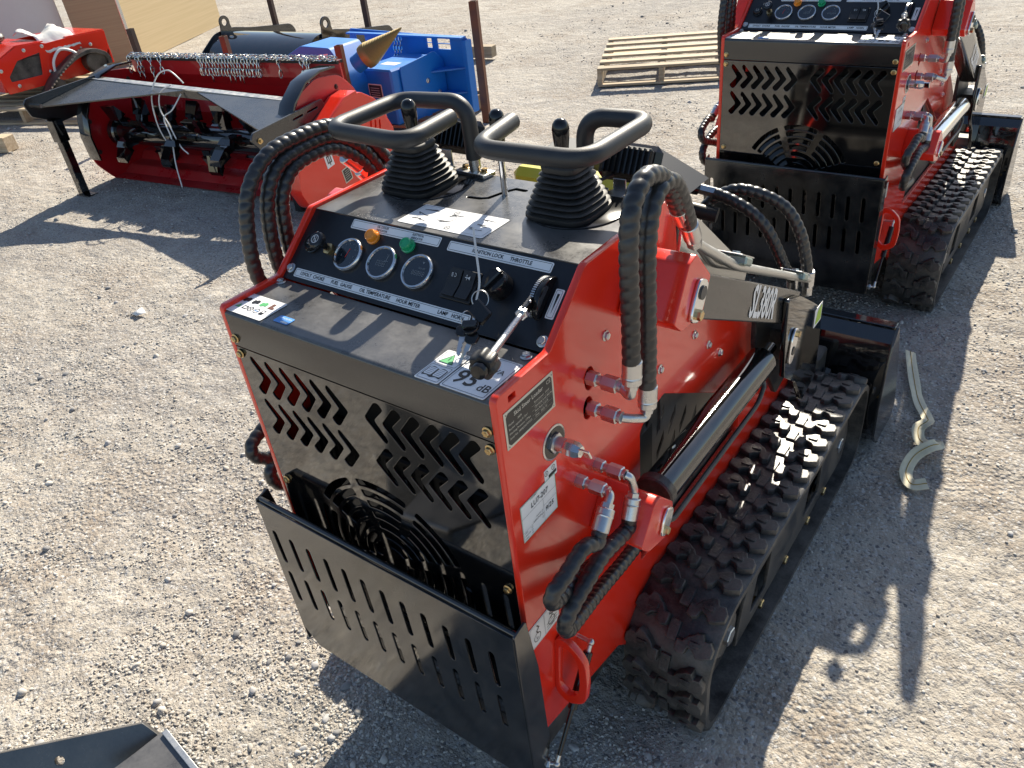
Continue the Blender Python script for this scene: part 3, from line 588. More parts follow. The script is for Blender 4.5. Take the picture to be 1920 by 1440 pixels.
        g.flat([[(-.270, .020), (-.258, .020), (-.264, .031)]], 'green', T, z); outline(g, -.2535, .020, -.2425, .029, .0016, 'lettering', T, z, .001)
        for x in (-.2345, -.2195): g.flat([circ(x, .0245, .0062), circ(x, .0245, .0050)], 'lettering', T, z)
        bar(g, (-.2385, .021), (-.2305, .028), .001, 'lettering', T, z); bar(g, (-.2385, .028), (-.2305, .021), .001, 'lettering', T, z); bar(g, (-.223, .0245), (-.216, .0245), .0016, 'blueprint', T, z)
        g.flat([rrect(-.2090, .018, -.2000, .0245, .001)], 'lettering', T, z); outline(g, -.2085, .0235, -.2005, .031, .001, 'lettering', T, z, .001)
    sticker('safety_sticker', t, -.2790, .0040 + .001, -.1870, .0635, T, fn=s4)
    sticker('approval_sticker', t, -.1690, .0160, -.1350, .0345, T, m='blueprint', z=.0004, fn=lambda g, z: (g.text('AUTHORIZED', .0046, -.152, .0285, 'white', T, z, 'CENTER'), g.flat([rrect(-.153, .0175, -.137, .0215, .001)], 'white', T, z)))
    # ---- top instruction sticker (reads from the front side)
    T = TOP
    def st(g, z):
        outline(g, -.0860, .2500, .0840, .3170, .0005, 'lettering', T, z, .004)
        for x in (-.030, .027): bar(g, (x, .2505), (x, .3165), .0004, 'lettering', T, z)
        rr = random.Random(5)
        for (x, y) in ((-.060, .302), (-.058, .268), (-.062, .286), (.056, .300), (.058, .270), (.055, .286), (0, .298), (-.014, .272)):
            w = .016; P = [(x + rr.uniform(-w, w), y + rr.uniform(-.005, .005)) for _ in range(5)]
            for a, b in zip(P, P[1:]): bar(g, a, b, .0014, 'lettering', T, z)
        for (x, y) in ((-.012, .309), (.010, .256)): g.flat([circ(x, y, .0055), circ(x, y, .0045)], 'lettering', T, z); bar(g, (x - .003, y), (x + .003, y), .001, 'lettering', T, z)
        for k in range(6): bar(g, (-.004, .270 + k * .006), (.004, .270 + k * .006), .0008, 'lettering', T, z)
    sticker('instruction_sticker', t, -.0900, .2450, .0880, .3210, T, fn=st, r=.004)
    # ---- joystick boots, handles, grips
    for s in (-1, 1):
        xb, yb = (-.1600, .3850) if s < 0 else (.1570, .3850)
        g = G(); g.lathe([(.088, 0), (.088, .0022), (.0865, .003)], 'knob', Matrix.Translation((xb + .010, yb + .014, ZT)) @ Matrix.Scale(.90, 4), 48); g.build('boot_flange', t)
        prof = [(.056, .001), (.0585, .005), (.058, .010)]; nr = 7
        for k in range(nr):
            z = .012 + k * .0086; rr = .0555 - k * .0034; prof += [(rr - .0085, z), (rr - .001, z + .0026), (rr + .0012, z + .0048), (rr - .0012, z + .0066), (rr - .0085, z + .0084)]
        z = .012 + nr * .0086; prof += [(.0315, z), (.0330, z + .007), (.0310, z + .0105), (.016, z + .0135), (.009, z + .020)]
        g = G(); g.lathe(prof, 'rubber', Matrix.Translation((xb, yb, ZT)), 56, sq=4.2); g.build('joystick_boot', t, ang=50)
        kx, ky = (-.136, .364) if s < 0 else (.163, .368)
        g = G(); g.lathe([(.0045, 0), (.0045, .040)], 'zinc', Matrix.Translation((kx, ky, ZT + .09)), 12); jl = g.build('joystick', t)
        g = G(); g.lathe([(.0075, 0), (.0085, .004), (.0125, .040), (.0132, .052), (.0118, .060), (.0080, .0655), (.0035, .0675)], 'knob', Matrix.Translation((kx, ky, 1.2125 if s < 0 else 1.204)), 26); g.build('joystick_grip', jl)
        zb = 1.2485
        if s < 0: pts = [(-.0970, .469, 1.150), (-.0970, .467, 1.2500), (-.258, .470, 1.2435), (-.252, .282, 1.2440), (-.068, .276, 1.2420), (-.080, .402, 1.2440)]
        else: pts = [(.141, .466, 1.150), (.141, .470, 1.2440), (.248, .492, 1.2400), (.246, .300, 1.2400), (.058, .293, 1.2400), (.032, .424, 1.2400)]
        g = G(); g.tube(fillet_path(pts, .040, 10), .0142, 'foam', 22); 
        hb = g.build('handle_grip', t, ang=50)
        g = G(); px, py = pts[0][:2]; g.cyl((px, py, ZT), (px, py, 1.155), .0112, 'zinc', 22); g.build('handle_post', t)
        g = G(); g.shape([rrect(-.037, -.016, .037, .016, .003)], .008, 'zinc', Matrix.Translation((px - .003, py + .002, ZT + .0045)) @ Matrix.Rotation(R(-6), 4, 'Z'), bevel=.001); mp = g.build('handle_mount', t)
        for dx in (-.027, .021): g = bolt(Matrix.Translation((px + dx, py + .002 - dx * .1, ZT + .0085)), .0065, .007); g.build('bolt', mp)
        # work lamp facing forwards on a bent bracket
        lx, ly, lz = (-.178, .515, 1.172) if s < 0 else (.192, .515, 1.162)
        Tl = Matrix.Translation((lx, ly, lz)) @ Matrix.Rotation(R(-28), 4, 'X') @ Matrix.Rotation(R(12), 4, 'Z'); g = G()
        g.box(-.052, .052, .008, .030, -.032, .032, 'knob', Tl, b=.010); g.box(-.040, .040, -.004, .010, -.025, .025, 'matte', Tl, b=.005)
        for k in range(9): g.box(-.036 + k * .009, -.0335 + k * .009, -.016, .0, -.022, .022, 'knob', Tl)
        wl = g.build('work_lamp', t); g = G(); g.box(-.046, .046, .0295, .0325, -.026, .026, 'glass', Tl, b=.001); g.build('lamp_lens', wl)
        g = G(); g.box(lx - .016, lx + .016, .462, .488, ZT, ZT + .003, 'zinc'); g.box(lx - .012, lx + .012, .486, .489, ZT, lz - .02, 'zinc', Matrix.Translation((0, 0, 0)), b=.0008); g.tube(smooth_path([(lx - .01, .47, ZT + .004), (lx - .03, .46, ZT + .02), (lx - .02, .50, lz - .02)]), .003, 'matte', 8); g.build('lamp_bracket', wl)
    # shift lever
    g = G(); g.cyl((.0130, .408, 1.08), (.0150, .406, 1.205), .0053, 'chrome', 18); sh = g.build('gear_lever', t)
    g = G(); g.lathe([(.0075, 0), (.0095, .004), (.0128, .034), (.0132, .046), (.0115, .054), (.0075, .059), (.003, .0605)], 'knob', Matrix.Translation((.0150, .406, 1.203)), 26); g.build('lever_knob', sh)
    # ---- right plate furniture
    T = SIDE
    def np_(g, z):
        y0, y1, z0, z1 = .0100, .1247, .9485, 1.0088
        g.shape([roundpoly([(y0 + .004, z0 + .009), (y0 + .009, z0 + .004), (y1 - .009, z0 + .004), (y1 - .004, z0 + .009), (y1 - .004, z1 - .009), (y1 - .009, z1 - .004), (y0 + .009, z1 - .004), (y0 + .004, z1 - .009)], .001, 2)], .0002, 'plate', T, z=z - .0002)
        z += .0004
        g.text('Skid Steer Loader', .0092, (y0 + y1) / 2 - .003, z1 - .012, 'bright_text', T, z, 'CENTER', sx=1.02, bold=.0001); g.text('CE', .009, y1 - .018, z1 - .0105, 'bright_text', T, z)
        for k, (a, b) in enumerate((('Model:      380R', 'Rated power:  23HP'), ('Bucket capacity:0.15m\u00b3', 'Operating Load: 860 lbs'), ('Working Pressure: 17Mpa', 'Flow Rate: 5-21/R'), ('Serial No. 380RJ250707233', 'Date:   2025. 07'))):
            zz = z1 - .0225 - k * .0075; g.text(a, .0048, y0 + .007, zz, 'bright_text', T, z, sx=.95); g.text(b, .0048, y0 + .066, zz, 'bright_text', T, z, sx=.92)
            bar(g, (y0 + .060, zz - .0037), (y1 - .007, zz - .0037), .0002, 'bright_text', T, z)
        for yy in (y0 + .0042, y1 - .0042):
            for zz in (z0 + .0042, z1 - .0042): g.flat([circ(yy, zz, .0011, 8)], 'lettering', T, z)
    sticker('name_plate', t, .0100, .9485, .1247, 1.0088, T, m='plateframe', r=.0008, fn=np_)
    def lot(g, z):
        y0, y1, z0, z1 = .0190, .1075, .7680, .8375
        outline(g, y0, z0, y1, z1, .0007, 'green', T, z, .0005); bar(g, (y0, .8130), (y1, .8130), .0004, 'lettering', T, z); bar(g, (y0 + .054, z0), (y0 + .054, .8130), .0004, 'lettering', T, z); bar(g, (y0, .7870), (y0 + .054, .7870), .0003, 'lettering', T, z); bar(g, (y0 + .054, .7985), (y1, .7985), .0003, 'lettering', T, z)
        g.text('LU7-207', .0135, y0 + .024, .8220, 'lettering', T, z, sx=.92, shear=.12, bold=.0001); g.text('9/25', .0125, y0 + .057, .7885, 'lettering', T, z, shear=.2, bold=.0001)
        for k, s in enumerate(('ORD', 'VENDOR', 'YARD')): g.text(s, .0036, y0 + .003, .7835 - k * .0055, 'lettering', T, z)
        for k in range(3): g.flat([circ(y0 + .022, .7835 - k * .0055, .0018, 10), circ(y0 + .022, .7835 - k * .0055, .0014, 10)], 'lettering', T, z); g.flat([circ(y0 + .050, .7900 - k * .0065 + .003, .0018, 10), circ(y0 + .050, .7930 - k * .0065, .0014, 10)], 'lettering', T, z)
        g.text('COMMENTS', .0034, y0 + .024, .8345, 'lettering', T, z); g.text('PHOTO', .0036, y0 + .034, .7935, 'lettering', T, z); g.text('INSPECTION', .0036, y0 + .026, .7885, 'lettering', T, z)
    sticker('lot_sticker', t, .0190, .7680, .1075, .8375, T, r=.0006, fn=lot, z=.0009)
    def dec(g, z):
        for (y, s) in ((.088, '|'), (.106, '-')): g.flat([circ(y, .8495, .0046, 18), circ(y, .8495, .0037, 18)], 'lettering', T, z); bar(g, (y, .8470), (y, .8520), .0008, 'lettering', T, z)
        g.flat([rrect(.093, .8375, .113, .8430, .0005)], 'lettering', T, z)
    sticker('small_sticker', t, .0830, .8330, .1150, .8565, T, r=.0015, fn=dec, z=.0005)
    def lift(g, z):
        outline(g, .0030, .5360, .0420, .5840, .0004, 'lettering', T, z, .001); outline(g, .0430, .5360, .0820, .5840, .0004, 'lettering', T, z, .001)
        for y in (.021, .062): g.flat([circ(y, .5530, .0095, 20), circ(y, .5530, .0082, 20)], 'lettering', T, z)
        g.flat([stroke([(.024, .560), (.020, .567), (.027, .572), (.022, .579)], .0022)], 'lettering', T, z); bar(g, (.019, .556), (.019, .549), .001, 'lettering', T, z); bar(g, (.019, .549), (.024, .551), .001, 'lettering', T, z)
        for k in range(3): bar(g, (.048, .541 + k * .006), (.077, .543 + k * .006), .0011, 'lettering', T, z)
        g.flat([stroke([(.060, .558), (.066, .566), (.058, .570), (.064, .578)], .002)], 'lettering', T, z)
    sticker('lifting_sticker', t, .0010, .5340, .0840, .5860, T, r=.002, fn=lift)
    # battery switch key
    Tk = SIDE @ Matrix.Translation((.1140, .8900, 0)); g = G(); g.lathe([(.0285, 0), (.0285, .001), (.027, .0016)], 'zinc', Tk, 40); g.lathe([(.0255, .0016), (.0252, .0022)], 'knob', Tk, 40); g.lathe([(.0165, .002), (.0165, .006), (.013, .007)], 'zinc', Tk, 6); g.lathe([(.0115, .006), (.0115, .020)], 'zinc', Tk, 20); bs = g.build('battery_switch', t)
    g = G(); g.lathe([(.0095, .018), (.0125, .021), (.0125, .040), (.009, .047)], 'chrome', Tk, 7); g.box(-.0018, .0018, -.010, .009, .044, .062, 'chrome', Tk @ Matrix.Rotation(R(25), 4, 'Z'), b=.0008); g.build('switch_key', bs)
    for (y, z) in ((.269, .986), (.591, .812), (.659, .752), (.720, .699), (.449, .818)): bolt(SIDE @ Matrix.Translation((y, z, 0)), .0066, .006, m='zinc').build('bolt', t)
    # tow ring, gas strut
    for s in (1, -1):
        g = G(); pl = roundpoly([(0, -.062), (.026, -.080), (.062, -.060), (.066, -.010), (.060, .040), (.030, .066), (0, .070)], .016, 4); hl = roundpoly([(.008, -.048), (.028, -.060), (.048, -.045), (.050, -.008), (.045, .034), (.026, .052), (.008, .052)], .012, 4)
        Tr = frame((s * .2855, .066, .432), (s, 0, 0), (0, .12, 1))
        g.shape([pl, hl], .014, 'red', Tr, bevel=.002); g.build('tow_ring', t)
    g = G(); a = Vector((.312, .135, .428)); b = Vector((.316, -.006, .245)); d = (b - a).normalized()
    g.cyl(a + d * .018, a + d * .125, .0088, 'knob', 20, bev=.001); g.cyl(a + d * .120, b - d * .014, .0042, 'knob', 14); st_ = g.build('gas_strut', t)
    g = G(); g.cyl(a - d * .002, a + d * .020, .0045, 'zinc', 12); g.sphere(tuple(a), .0068, 'zinc'); g.cyl(a, a - Vector((.026, 0, 0)), .004, 'zinc', 12); g.build('ball_joint', st_)
    g = G(); g.cyl(b - d * .018, b, .0045, 'zinc', 12); g.sphere(tuple(b), .0068, 'zinc'); g.cyl(b, b - Vector((.022, .010, 0)), .004, 'zinc', 12); g.hexnut(b - Vector((.020, .010, 0)), b - Vector((.010, .005, 0)), .010, 'zinc'); g.build('ball_joint', st_)
    # ---- fold-down rear guard
    g = G(); yg = -.0515; hx = .3010; zt, zb = .637, .232; holes = []
    for k in range(12):
        x = -.2755 + k * .0478; holes.append(stroke([(x, .574 - .0065), (x + .003, .487 + .0065)], .0122)); holes.append(stroke([(x + .001, .461 - .0065), (x + .004, .375 + .0065)], .0122))
    g.shape([[(-hx, zb + .045), (-hx + .035, zb), (hx, zb), (hx, zt), (-hx, zt)]] + holes, .004, 'guard', frame((0, yg, 0), (1, 0, 0), (0, 0, 1)), bevel=.0008); gd = g.build('rear_guard', t)
    g = G(); g.tube([(-hx, yg + .008, zt), (hx, yg + .008, zt)], .0055, 'guard', 14)
    for s in (-1, 1):
        Tf = frame((s * (hx + .001), 0, 0), (0, 1, 0), (0, 0, 1)); g.shape([roundpoly([(yg - .001, zb), (yg - .001, zt + .004), (yg + .030, zt + .010), (yg + .046, .520), (yg + .050, .300), (yg + .030, zb)], .004)], .004, 'guard', Tf, bevel=.0008)
    g.build('guard_flange', gd)
    # ---- boxed brackets, arms, cylinders, pipes on both sides
    for s in (1, -1):
        def sx(a, b): return sorted((s * a, s * b))
        pk = frame((s * .335, 0, 0), (0, 1, 0), (0, 0, 1))
        g = G(); op = roundpoly([(.304, 1.009), (.330, .984), (.402, .976), (.429, 1.034), (.376, 1.092), (.350, 1.086)], .005)
        g.shape([op], .094, 'red', pk, bevel=.002); br = g.build('arm_bracket', t)
        g = G(); Tp = frame((s * .3825, .381, 1.018), (0, .80, .6), (0, -.6, .80)) if s > 0 else frame((s * .3825, .381, 1.018), (0, -.80, .6), (0, .6, .80))
        Tp = frame((s * .3825, .378, 1.016), (0, s * .5, .866), (0, -s * .866, .5)); g.shape([roundpoly([(-.036, -.016), (-.036, .016), (.0, .020), (.030, .018), (.034, 0), (.030, -.018), (0, -.020)], .012)], .007, 'chrome', Tp, bevel=.002, z=.003); g.lathe([(.011, .006), (.011, .009)], 'chassis', Tp @ Matrix.Translation((.012, 0, 0)), 20); g.lathe([(.0085, .006), (.0085, .014), (.0075, .0150)], 'brass', Tp @ Matrix.Translation((-.022, 0, 0)), 6); g.build('pivot_pin', br)
        g = G(); ol = roundpoly([(.190, .651), (.214, .622), (.275, .604), (.303, .643), (.303, .666), (.257, .713), (.235, .712)], .006)
        g.shape([ol], .100, 'red', frame((s * .336, 0, 0), (0, 1, 0), (0, 0, 1)), bevel=.002); lb = g.build('cylinder_bracket', t)
        Tp = frame((s * .3860, .272, .646), (0, s * .5, .866), (0, -s * .866, .5)); g = G(); g.shape([roundpoly([(-.026, -.012), (-.026, .012), (.004, .017), (.026, .014), (.026, -.014), (.004, -.017)], .010)], .006, 'chrome', Tp, bevel=.002, z=.003); g.lathe([(.0075, .005), (.0075, .011), (.0065, .012)], 'brass', Tp @ Matrix.Translation((-.014, 0, 0)), 6); g.build('pivot_pin', lb)
        # lift arm
        g = G(); a0 = Vector((.378, 1.016)); arm = [(.40, 1.052), (.355, 1.02), (.372, .975), (.45, .938), (.856, .715), (.90, .70), (.975, .735), (.478, 1.008)]
        g.shape([roundpoly(arm, .006)], .052, 'blackdust', frame((s * .338, 0, 0), (0, 1, 0), (0, 0, 1)), bevel=.003); am = g.build('lift_arm', t)
        if s > 0:
            Ta = frame((.3646, .665, .8660), (0, .969 - .478, .735 - 1.006), (0, .271, .491)); g = G(); v, f = text_mesh('SL380R', .086, 'LEFT', .60, 0, .0022)
            g.add([(x + .0, y - .003, .0008) for x, y, _ in v], f, 'white', Ta); g.build('model_lettering', am, ang=0)
        g = G(); kn = roundpoly([(.853, .778), (.93, .750), (1.06, .665), (1.115, .620), (1.13, .52), (1.13, .42), (1.04, .40), (.97, .50), (.875, .570), (.860, .66)], .012)
        g.shape([kn], .012, 'black', frame((s * .371, 0, 0), (0, 1, 0), (0, 0, 1)), bevel=.0015); g.shape([kn], .012, 'chassis', frame((s * .305, 0, 0), (0, 1, 0), (0, 0, 1)), bevel=.0015); g.box(*sx(.308, .368), .95, 1.10, .56, .64, 'chassis', b=.004); kp = g.build('front_link', t)
        if s > 0: sticker('lime_label', kp, 1.055, .600, 1.108, .650, frame((.3775, 0, 0), (0, 1, 0), (0, 0, 1)), m='white', fn=lambda g, z: g.flat([roundpoly([(1.062, .606), (1.104, .604), (1.104, .646), (1.075, .640)], .006)], 'lime', frame((.3775, 0, 0), (0, 1, 0), (0, 0, 1)), z))
        Tp = frame((s * .3775, .905, .648), (0, s * .3, .954), (0, -s * .954, .3)); g = G(); g.shape([roundpoly([(-.052, -.012), (-.052, .012), (.006, .020), (.032, .014), (.032, -.014), (.006, -.020)], .012)], .006, 'chrome', Tp, bevel=.002, z=.003); g.lathe([(.0078, .005), (.0078, .012)], 'brass', Tp @ Matrix.Translation((.018, -.006, 0)), 6); g.lathe([(.010, .005), (.010, .0075)], 'chassis', Tp @ Matrix.Translation((-.020, 0, 0)), 18); g.build('pivot_pin', kp)
        # lift cylinder with steel feed pipe
        g = G(); c0 = Vector((s * .337, .285, .640)); c1 = Vector((s * .337, .835, .628)); g.cyl(c0 + Vector((0, .055, 0)), c1, .033, 'black', 32, bev=.004); g.cyl(c0 + Vector((0, .040, 0)), c0 + Vector((0, .062, 0)), .037, 'chassis', 28, bev=.003); cy = g.build('lift_cylinder', t, ang=20)
        g = G(); g.cyl(c1, c1 + Vector((0, .055, .004)), .0125, 'chrome', 20); g.build('piston_rod', cy)
        g = G(); g.tube(fillet_path([(s * .352, .330, .585), (s * .362, .35, .568), (s * .362, .76, .566), (s * .360, .80, .590), (s * .350, .80, .610)], .02, 6), .0052, 'chassis', 10); g.build('feed_pipe', cy)
        # upper hose pair: fitting, hose over the arch, pipes down the arm
        xo = .352
        eA, dA = elbow(t, (s * .292, .214, .944), (s, 0, 0), [(s * .366, .202, .938), (s * .366, .204, .968)], name='pipe_elbow')
        eB, dB = elbow(t, (s * .292, .211, .890), (s, 0, 0), [(s * .352, .222, .884), (s * .366, .248, .872), (s * .366, .250, .897)], name='pipe_elbow')
        hA = [(s * .366, .204, 1.00), (s * .366, .204, 1.07), (s * .365, .204, 1.15), (s * .363, .211, 1.200), (s * .361, .226, 1.227), (s * .359, .258, 1.243), (s * .357, .297, 1.234), (s * .354, .335, 1.208), (s * .346, .388, 1.150)]
        hB = [(s * .366, .250, .930), (s * .366, .252, .98), (s * .365, .253, 1.08), (s * .364, .255, 1.145), (s * .362, .270, 1.196), (s * .360, .300, 1.217), (s * .358, .338, 1.211), (s * .355, .372, 1.178), (s * .348, .420, 1.112)]
        if s > 0: hose(t, hA); hose(t, hB)
        else:
            hose(t, [(-.345, .150, .92), (-.343, .135, .97), (-.341, .121, 1.03), (-.340, .128, 1.10), (-.340, .153, 1.168), (-.340, .210, 1.213), (-.340, .286, 1.223), (-.340, .37, 1.217), (-.338, .44, 1.17), (-.334, .48, 1.12)])
            hose(t, [(-.345, .190, .92), (-.343, .180, .97), (-.340, .170, 1.03), (-.340, .173, 1.09), (-.340, .190, 1.150), (-.340, .228, 1.190), (-.340, .294, 1.203), (-.340, .36, 1.198), (-.338, .42, 1.16), (-.334, .46, 1.10)])
            hose(t, [(-.345, .222, .92), (-.343, .212, .97), (-.340, .204, 1.03), (-.340, .205, 1.07), (-.340, .216, 1.132), (-.340, .250, 1.172), (-.340, .303, 1.184), (-.340, .36, 1.178), (-.338, .41, 1.14), (-.334, .45, 1.08)])
        for (a, b, c, dx) in ((hA[-1], hA[-2], (s * .326, .560, .985), .0), (hB[-1], hB[-2], (s * .346, .620, .955), .012)):
            a, b = Vector(a), Vector(b); d = (a - b).normalized(); g = G(); g.cyl(a - d * .006, a + d * .034, .0142, 'zinc', 20, bev=.0015); g.hexnut(a + d * .036, a + d * .056, .0125, 'zinc'); cx0 = Vector(c); e = Vector((c[0], 1.075, c[2] - .2842))
            g.tube(fillet_path([a + d * .05, cx0, cx0 + (Vector((c[0], 1.10, .7015 + dx * .0)) - cx0) * 1.0], .03, 10), .0085, 'steel', 14); g.build('arm_pipe', t)
        for (y, z) in ((.64, .955), (1.00, .756)): g = G(); Tc = frame((s * .336, y, z), (1, 0, 0), (0, .875, -.483)); g.box(-.028, .028, -.018, .018, -.006, .010, 'greensteel', Tc, b=.003); g.cyl(Tc @ Vector((0, 0, .010)), Tc @ Vector((0, 0, .017)), .008, 'zinc', 6); g.box(-.024, .024, -.034, .034, .0095, .0125, 'zinc', Tc, b=.001); g.build('pipe_clamp', t)
        # lower loops
        zz = .0
        e1, d1 = elbow(t, (s * .290, .168, .775), (s, 0, 0), [(s * .350, .160, .778), (s * .352, .142, .762)], nutr=.0118, fr=.0138)
        e2, d2 = elbow(t, (s * .290, .223, .767), (s, 0, 0), [(s * .348, .226, .762), (s * .350, .234, .730), (s * .351, .226, .716)], nutr=.0118, fr=.0138)
        e1, e2 = Vector(e1) + d1 * .030, Vector(e2) + d2 * .030
        hose(t, [tuple(e1), tuple(e1 + d1 * .02), (s * .352, .074, .742), (s * .350, .026, .728), (s * .346, .000, .716), (s * .342, -.002, .694), (s * .337, .024, .674), (s * .328, .080, .654), (s * .318, .15, .618), (s * .31, .22, .600), (s * .302, .30, .585)], r=.0118)
        hose(t, [tuple(e2), tuple(e2 + d2 * .02), (s * .352, .130, .680), (s * .352, .078, .668), (s * .350, .036, .650), (s * .347, .018, .626), (s * .342, .032, .596), (s * .334, .080, .576), (s * .320, .160, .545), (s * .312, .25, .520), (s * .304, .34, .50)], r=.0125)
    # black louvre behind the right window, with battery terminals
    g = G(); lou = []
    for k in range(7):
        for j in range(3): a = .42 + k * .050; b = .70 - k * .032 - j * .062; lou.append([(a, b - .022), (a + .030, b + .012), (a + .030, b + .034), (a, b)])
    lou = [q for q in lou if all(.385 < p[0] < .83 and .43 < p[1] < .745 - max(0, p[0] - .47) * .62 for p in q)]
    for s in (1, -1):
        g = G(); g.shape([roundpoly([(.350, .38), (.350, .745), (.40, .765), (.47, .77), (.88, .52), (.88, .38)], .01)] + lou + [roundpoly([(.378, .56), (.378, .70), (.400, .715), (.41, .60)], .006)], .003, 'chassis', frame((s * .268, 0, 0), (0, 1, 0), (0, 0, 1)), bevel=.0005); lv = g.build('louvre_panel', t)
        for (y, z) in ((.385, .728), (.455, .742)): bolt(frame((s * .2705, y, z), (0, s, 0), (0, 0, 1)), .006, .005).build('bolt', lv)
    g = G(); g.cyl((.245, .388, .60), (.245, .388, .66), .010, 'plateframe', 16, bev=.002); g.cyl((.245, .398, .63), (.245, .398, .69), .012, 'ltwhite', 16, bev=.002); g.cyl((.245, .402, .69), (.245, .402, .705), .008, 'ltwhite', 16, bev=.002); g.build('fuse_holder', t)
    # undercarriage
    g = G(); g.box(-.27, .27, .02, 1.24, .20, .26, 'chassis', b=.006); g.box(-.27, .27, .46, 1.20, .26, .40, 'void', b=.01); g.box(-.268, .268, 1.22, 1.26, .20, .48, 'chassis', b=.004); g.box(-.268, .268, .50, .92, .40, .62, 'void', b=.02); g.build('belly_frame', t)
    make_track(t, 1); make_track(t, -1)
    # engine cowl with yellow tank in front of the console
    g = G(); v = [(-.10, .645, 1.02), (.195, .645, 1.02), (.195, .84, 1.02), (-.15, .84, 1.02), (-.085, .66, 1.10), (.150, .66, 1.10), (.105, .80, 1.085), (-.135, .80, 1.085)]
    g.add(v, [(0, 3, 2, 1), (4, 5, 6, 7), (0, 1, 5, 4), (1, 2, 6, 5), (2, 3, 7, 6), (3, 0, 4, 7)], 'matte'); g.box(-.20, .12, .62, .80, .80, .965, 'chassis', b=.02); g.build('engine_cowl', t)
    g = G(); g.box(-.110, .165, .585, .640, 1.030, 1.092, 'yellow', b=.014); g.box(.05, .160, .60, .66, .96, 1.06, 'yellow', b=.01); g.build('fuel_tank', t)
    # quick coupler block and attachment hoses on the right arm
    g = G(); [g.cyl(Vector((-.05, .90, .985)) + Vector((.16, .085, -.05)) * a_, Vector((-.05, .90, .985)) + Vector((.16, .085, -.05)) * b_, r_, 'knob', 20, bev=.002) for a_, b_, r_ in ((0, .3, .017), (.3, .5, .021), (.5, .62, .018), (.62, .9, .021), (.9, 1.0, .016))]; g.tube([(-.02, .97, .90), (.15, 1.0, .87)], .017, 'matte', 18); g.cyl((.110, .985, .934), (.150, .995, .925), .012, 'zinc', 6, bev=.002)
    g.box(.03, .07, .96, .99, .55, .93, 'chassis', b=.003); g.build('hose_coupler', t)
    hose(t, [(.145, .992, .926), (.185, .992, .915), (.230, .995, .893), (.264, 1.005, .855), (.288, 1.02, .80), (.302, 1.045, .745), (.312, 1.070, .712)], r=.0125)
    hose(t, [(.10, 1.0, .86), (.13, 1.02, .90), (.18, 1.03, .925), (.235, 1.045, .915), (.285, 1.06, .885), (.318, 1.07, .83), (.333, 1.08, .77), (.342, 1.088, .715)], r=.0125)
    for p in ((.314, 1.073, .705), (.343, 1.090, .708)): g = G(); g.cyl((p[0], p[1], p[2] - .018), (p[0], p[1] - .002, p[2] + .022), .0140, 'zinc', 18, bev=.002); g.hexnut((p[0], p[1] + .003, p[2] - .042), (p[0], p[1], p[2] - .016), .013, 'zinc'); g.build('hose_ferrule', t)
    g = G(); g.shape([roundpoly([(.47, .99), (.50, 1.09), (.56, 1.06), (.80, .86), (.78, .82)], .01)], .006, 'steel', frame((.300, 0, 0), (0, 1, 0), (0, 0, 1)), bevel=.001); g.build('arm_gusset', t)
    # ---- bucket
    g = G(); hb = .492; prof = [(1.452, .420), (1.418, .385), (1.395, .30), (1.385, .18), (1.40, .08), (1.45, .025), (1.52, .012), (1.64, .008)]
    inn = [(y + .006, z + .004) for y, z in prof][::-1]; pp = prof + inn; n = len(pp)
    v = [(x, y, z) for x in (-hb, hb) for y, z in pp]; g.add(v, [(i, (i + 1) % n, n + (i + 1) % n, n + i) for i in range(n)] + [tuple(range(n))[::-1], tuple(range(n, 2 * n))], 'black')
    g.box(-hb, hb, 1.445, 1.478, .414, .424, 'black', b=.002); g.build('bucket_shell', t, ang=25)
    for s in (-1, 1):
        g = G(); g.shape([roundpoly([(1.455, .424), (1.418, .385), (1.393, .30), (1.383, .18), (1.398, .08), (1.45, .018), (1.62, .006), (1.64, .05), (1.53, .30)], .008)], .008, 'blackdust', frame((s * .496, 0, 0), (0, 1, 0), (0, 0, 1)), bevel=.001); g.build('bucket_cheek', t)
    g = G(); g.box(-.34, .34, 1.30, 1.38, .10, .36, 'chassis', b=.006); g.build('quick_hitch', t)
    return t
loader1 = make_loader((0, 0, 0), 0, 'nearest black and red tracked mini loader, whole machine seen in the foreground', 'tracked mini loaders')
loader2 = copy_tree(loader1)
loader2.location = (-.010, 2.030, -.012); loader2.rotation_euler = (0, 0, -.012)
for o in loader2.children:   # this one's lift rams are run out, bare chrome
    if o.name.startswith('lift_cylinder'):
        o.data = o.data.copy(); o.data.materials.clear(); o.data.materials.append(M['chrome']); o.data.materials.append(M['chassis']); o['label'] = 'bare chrome lift cylinder'
loader2['label'] = 'second tracked mini loader parked behind, its top cut off by the picture edge'
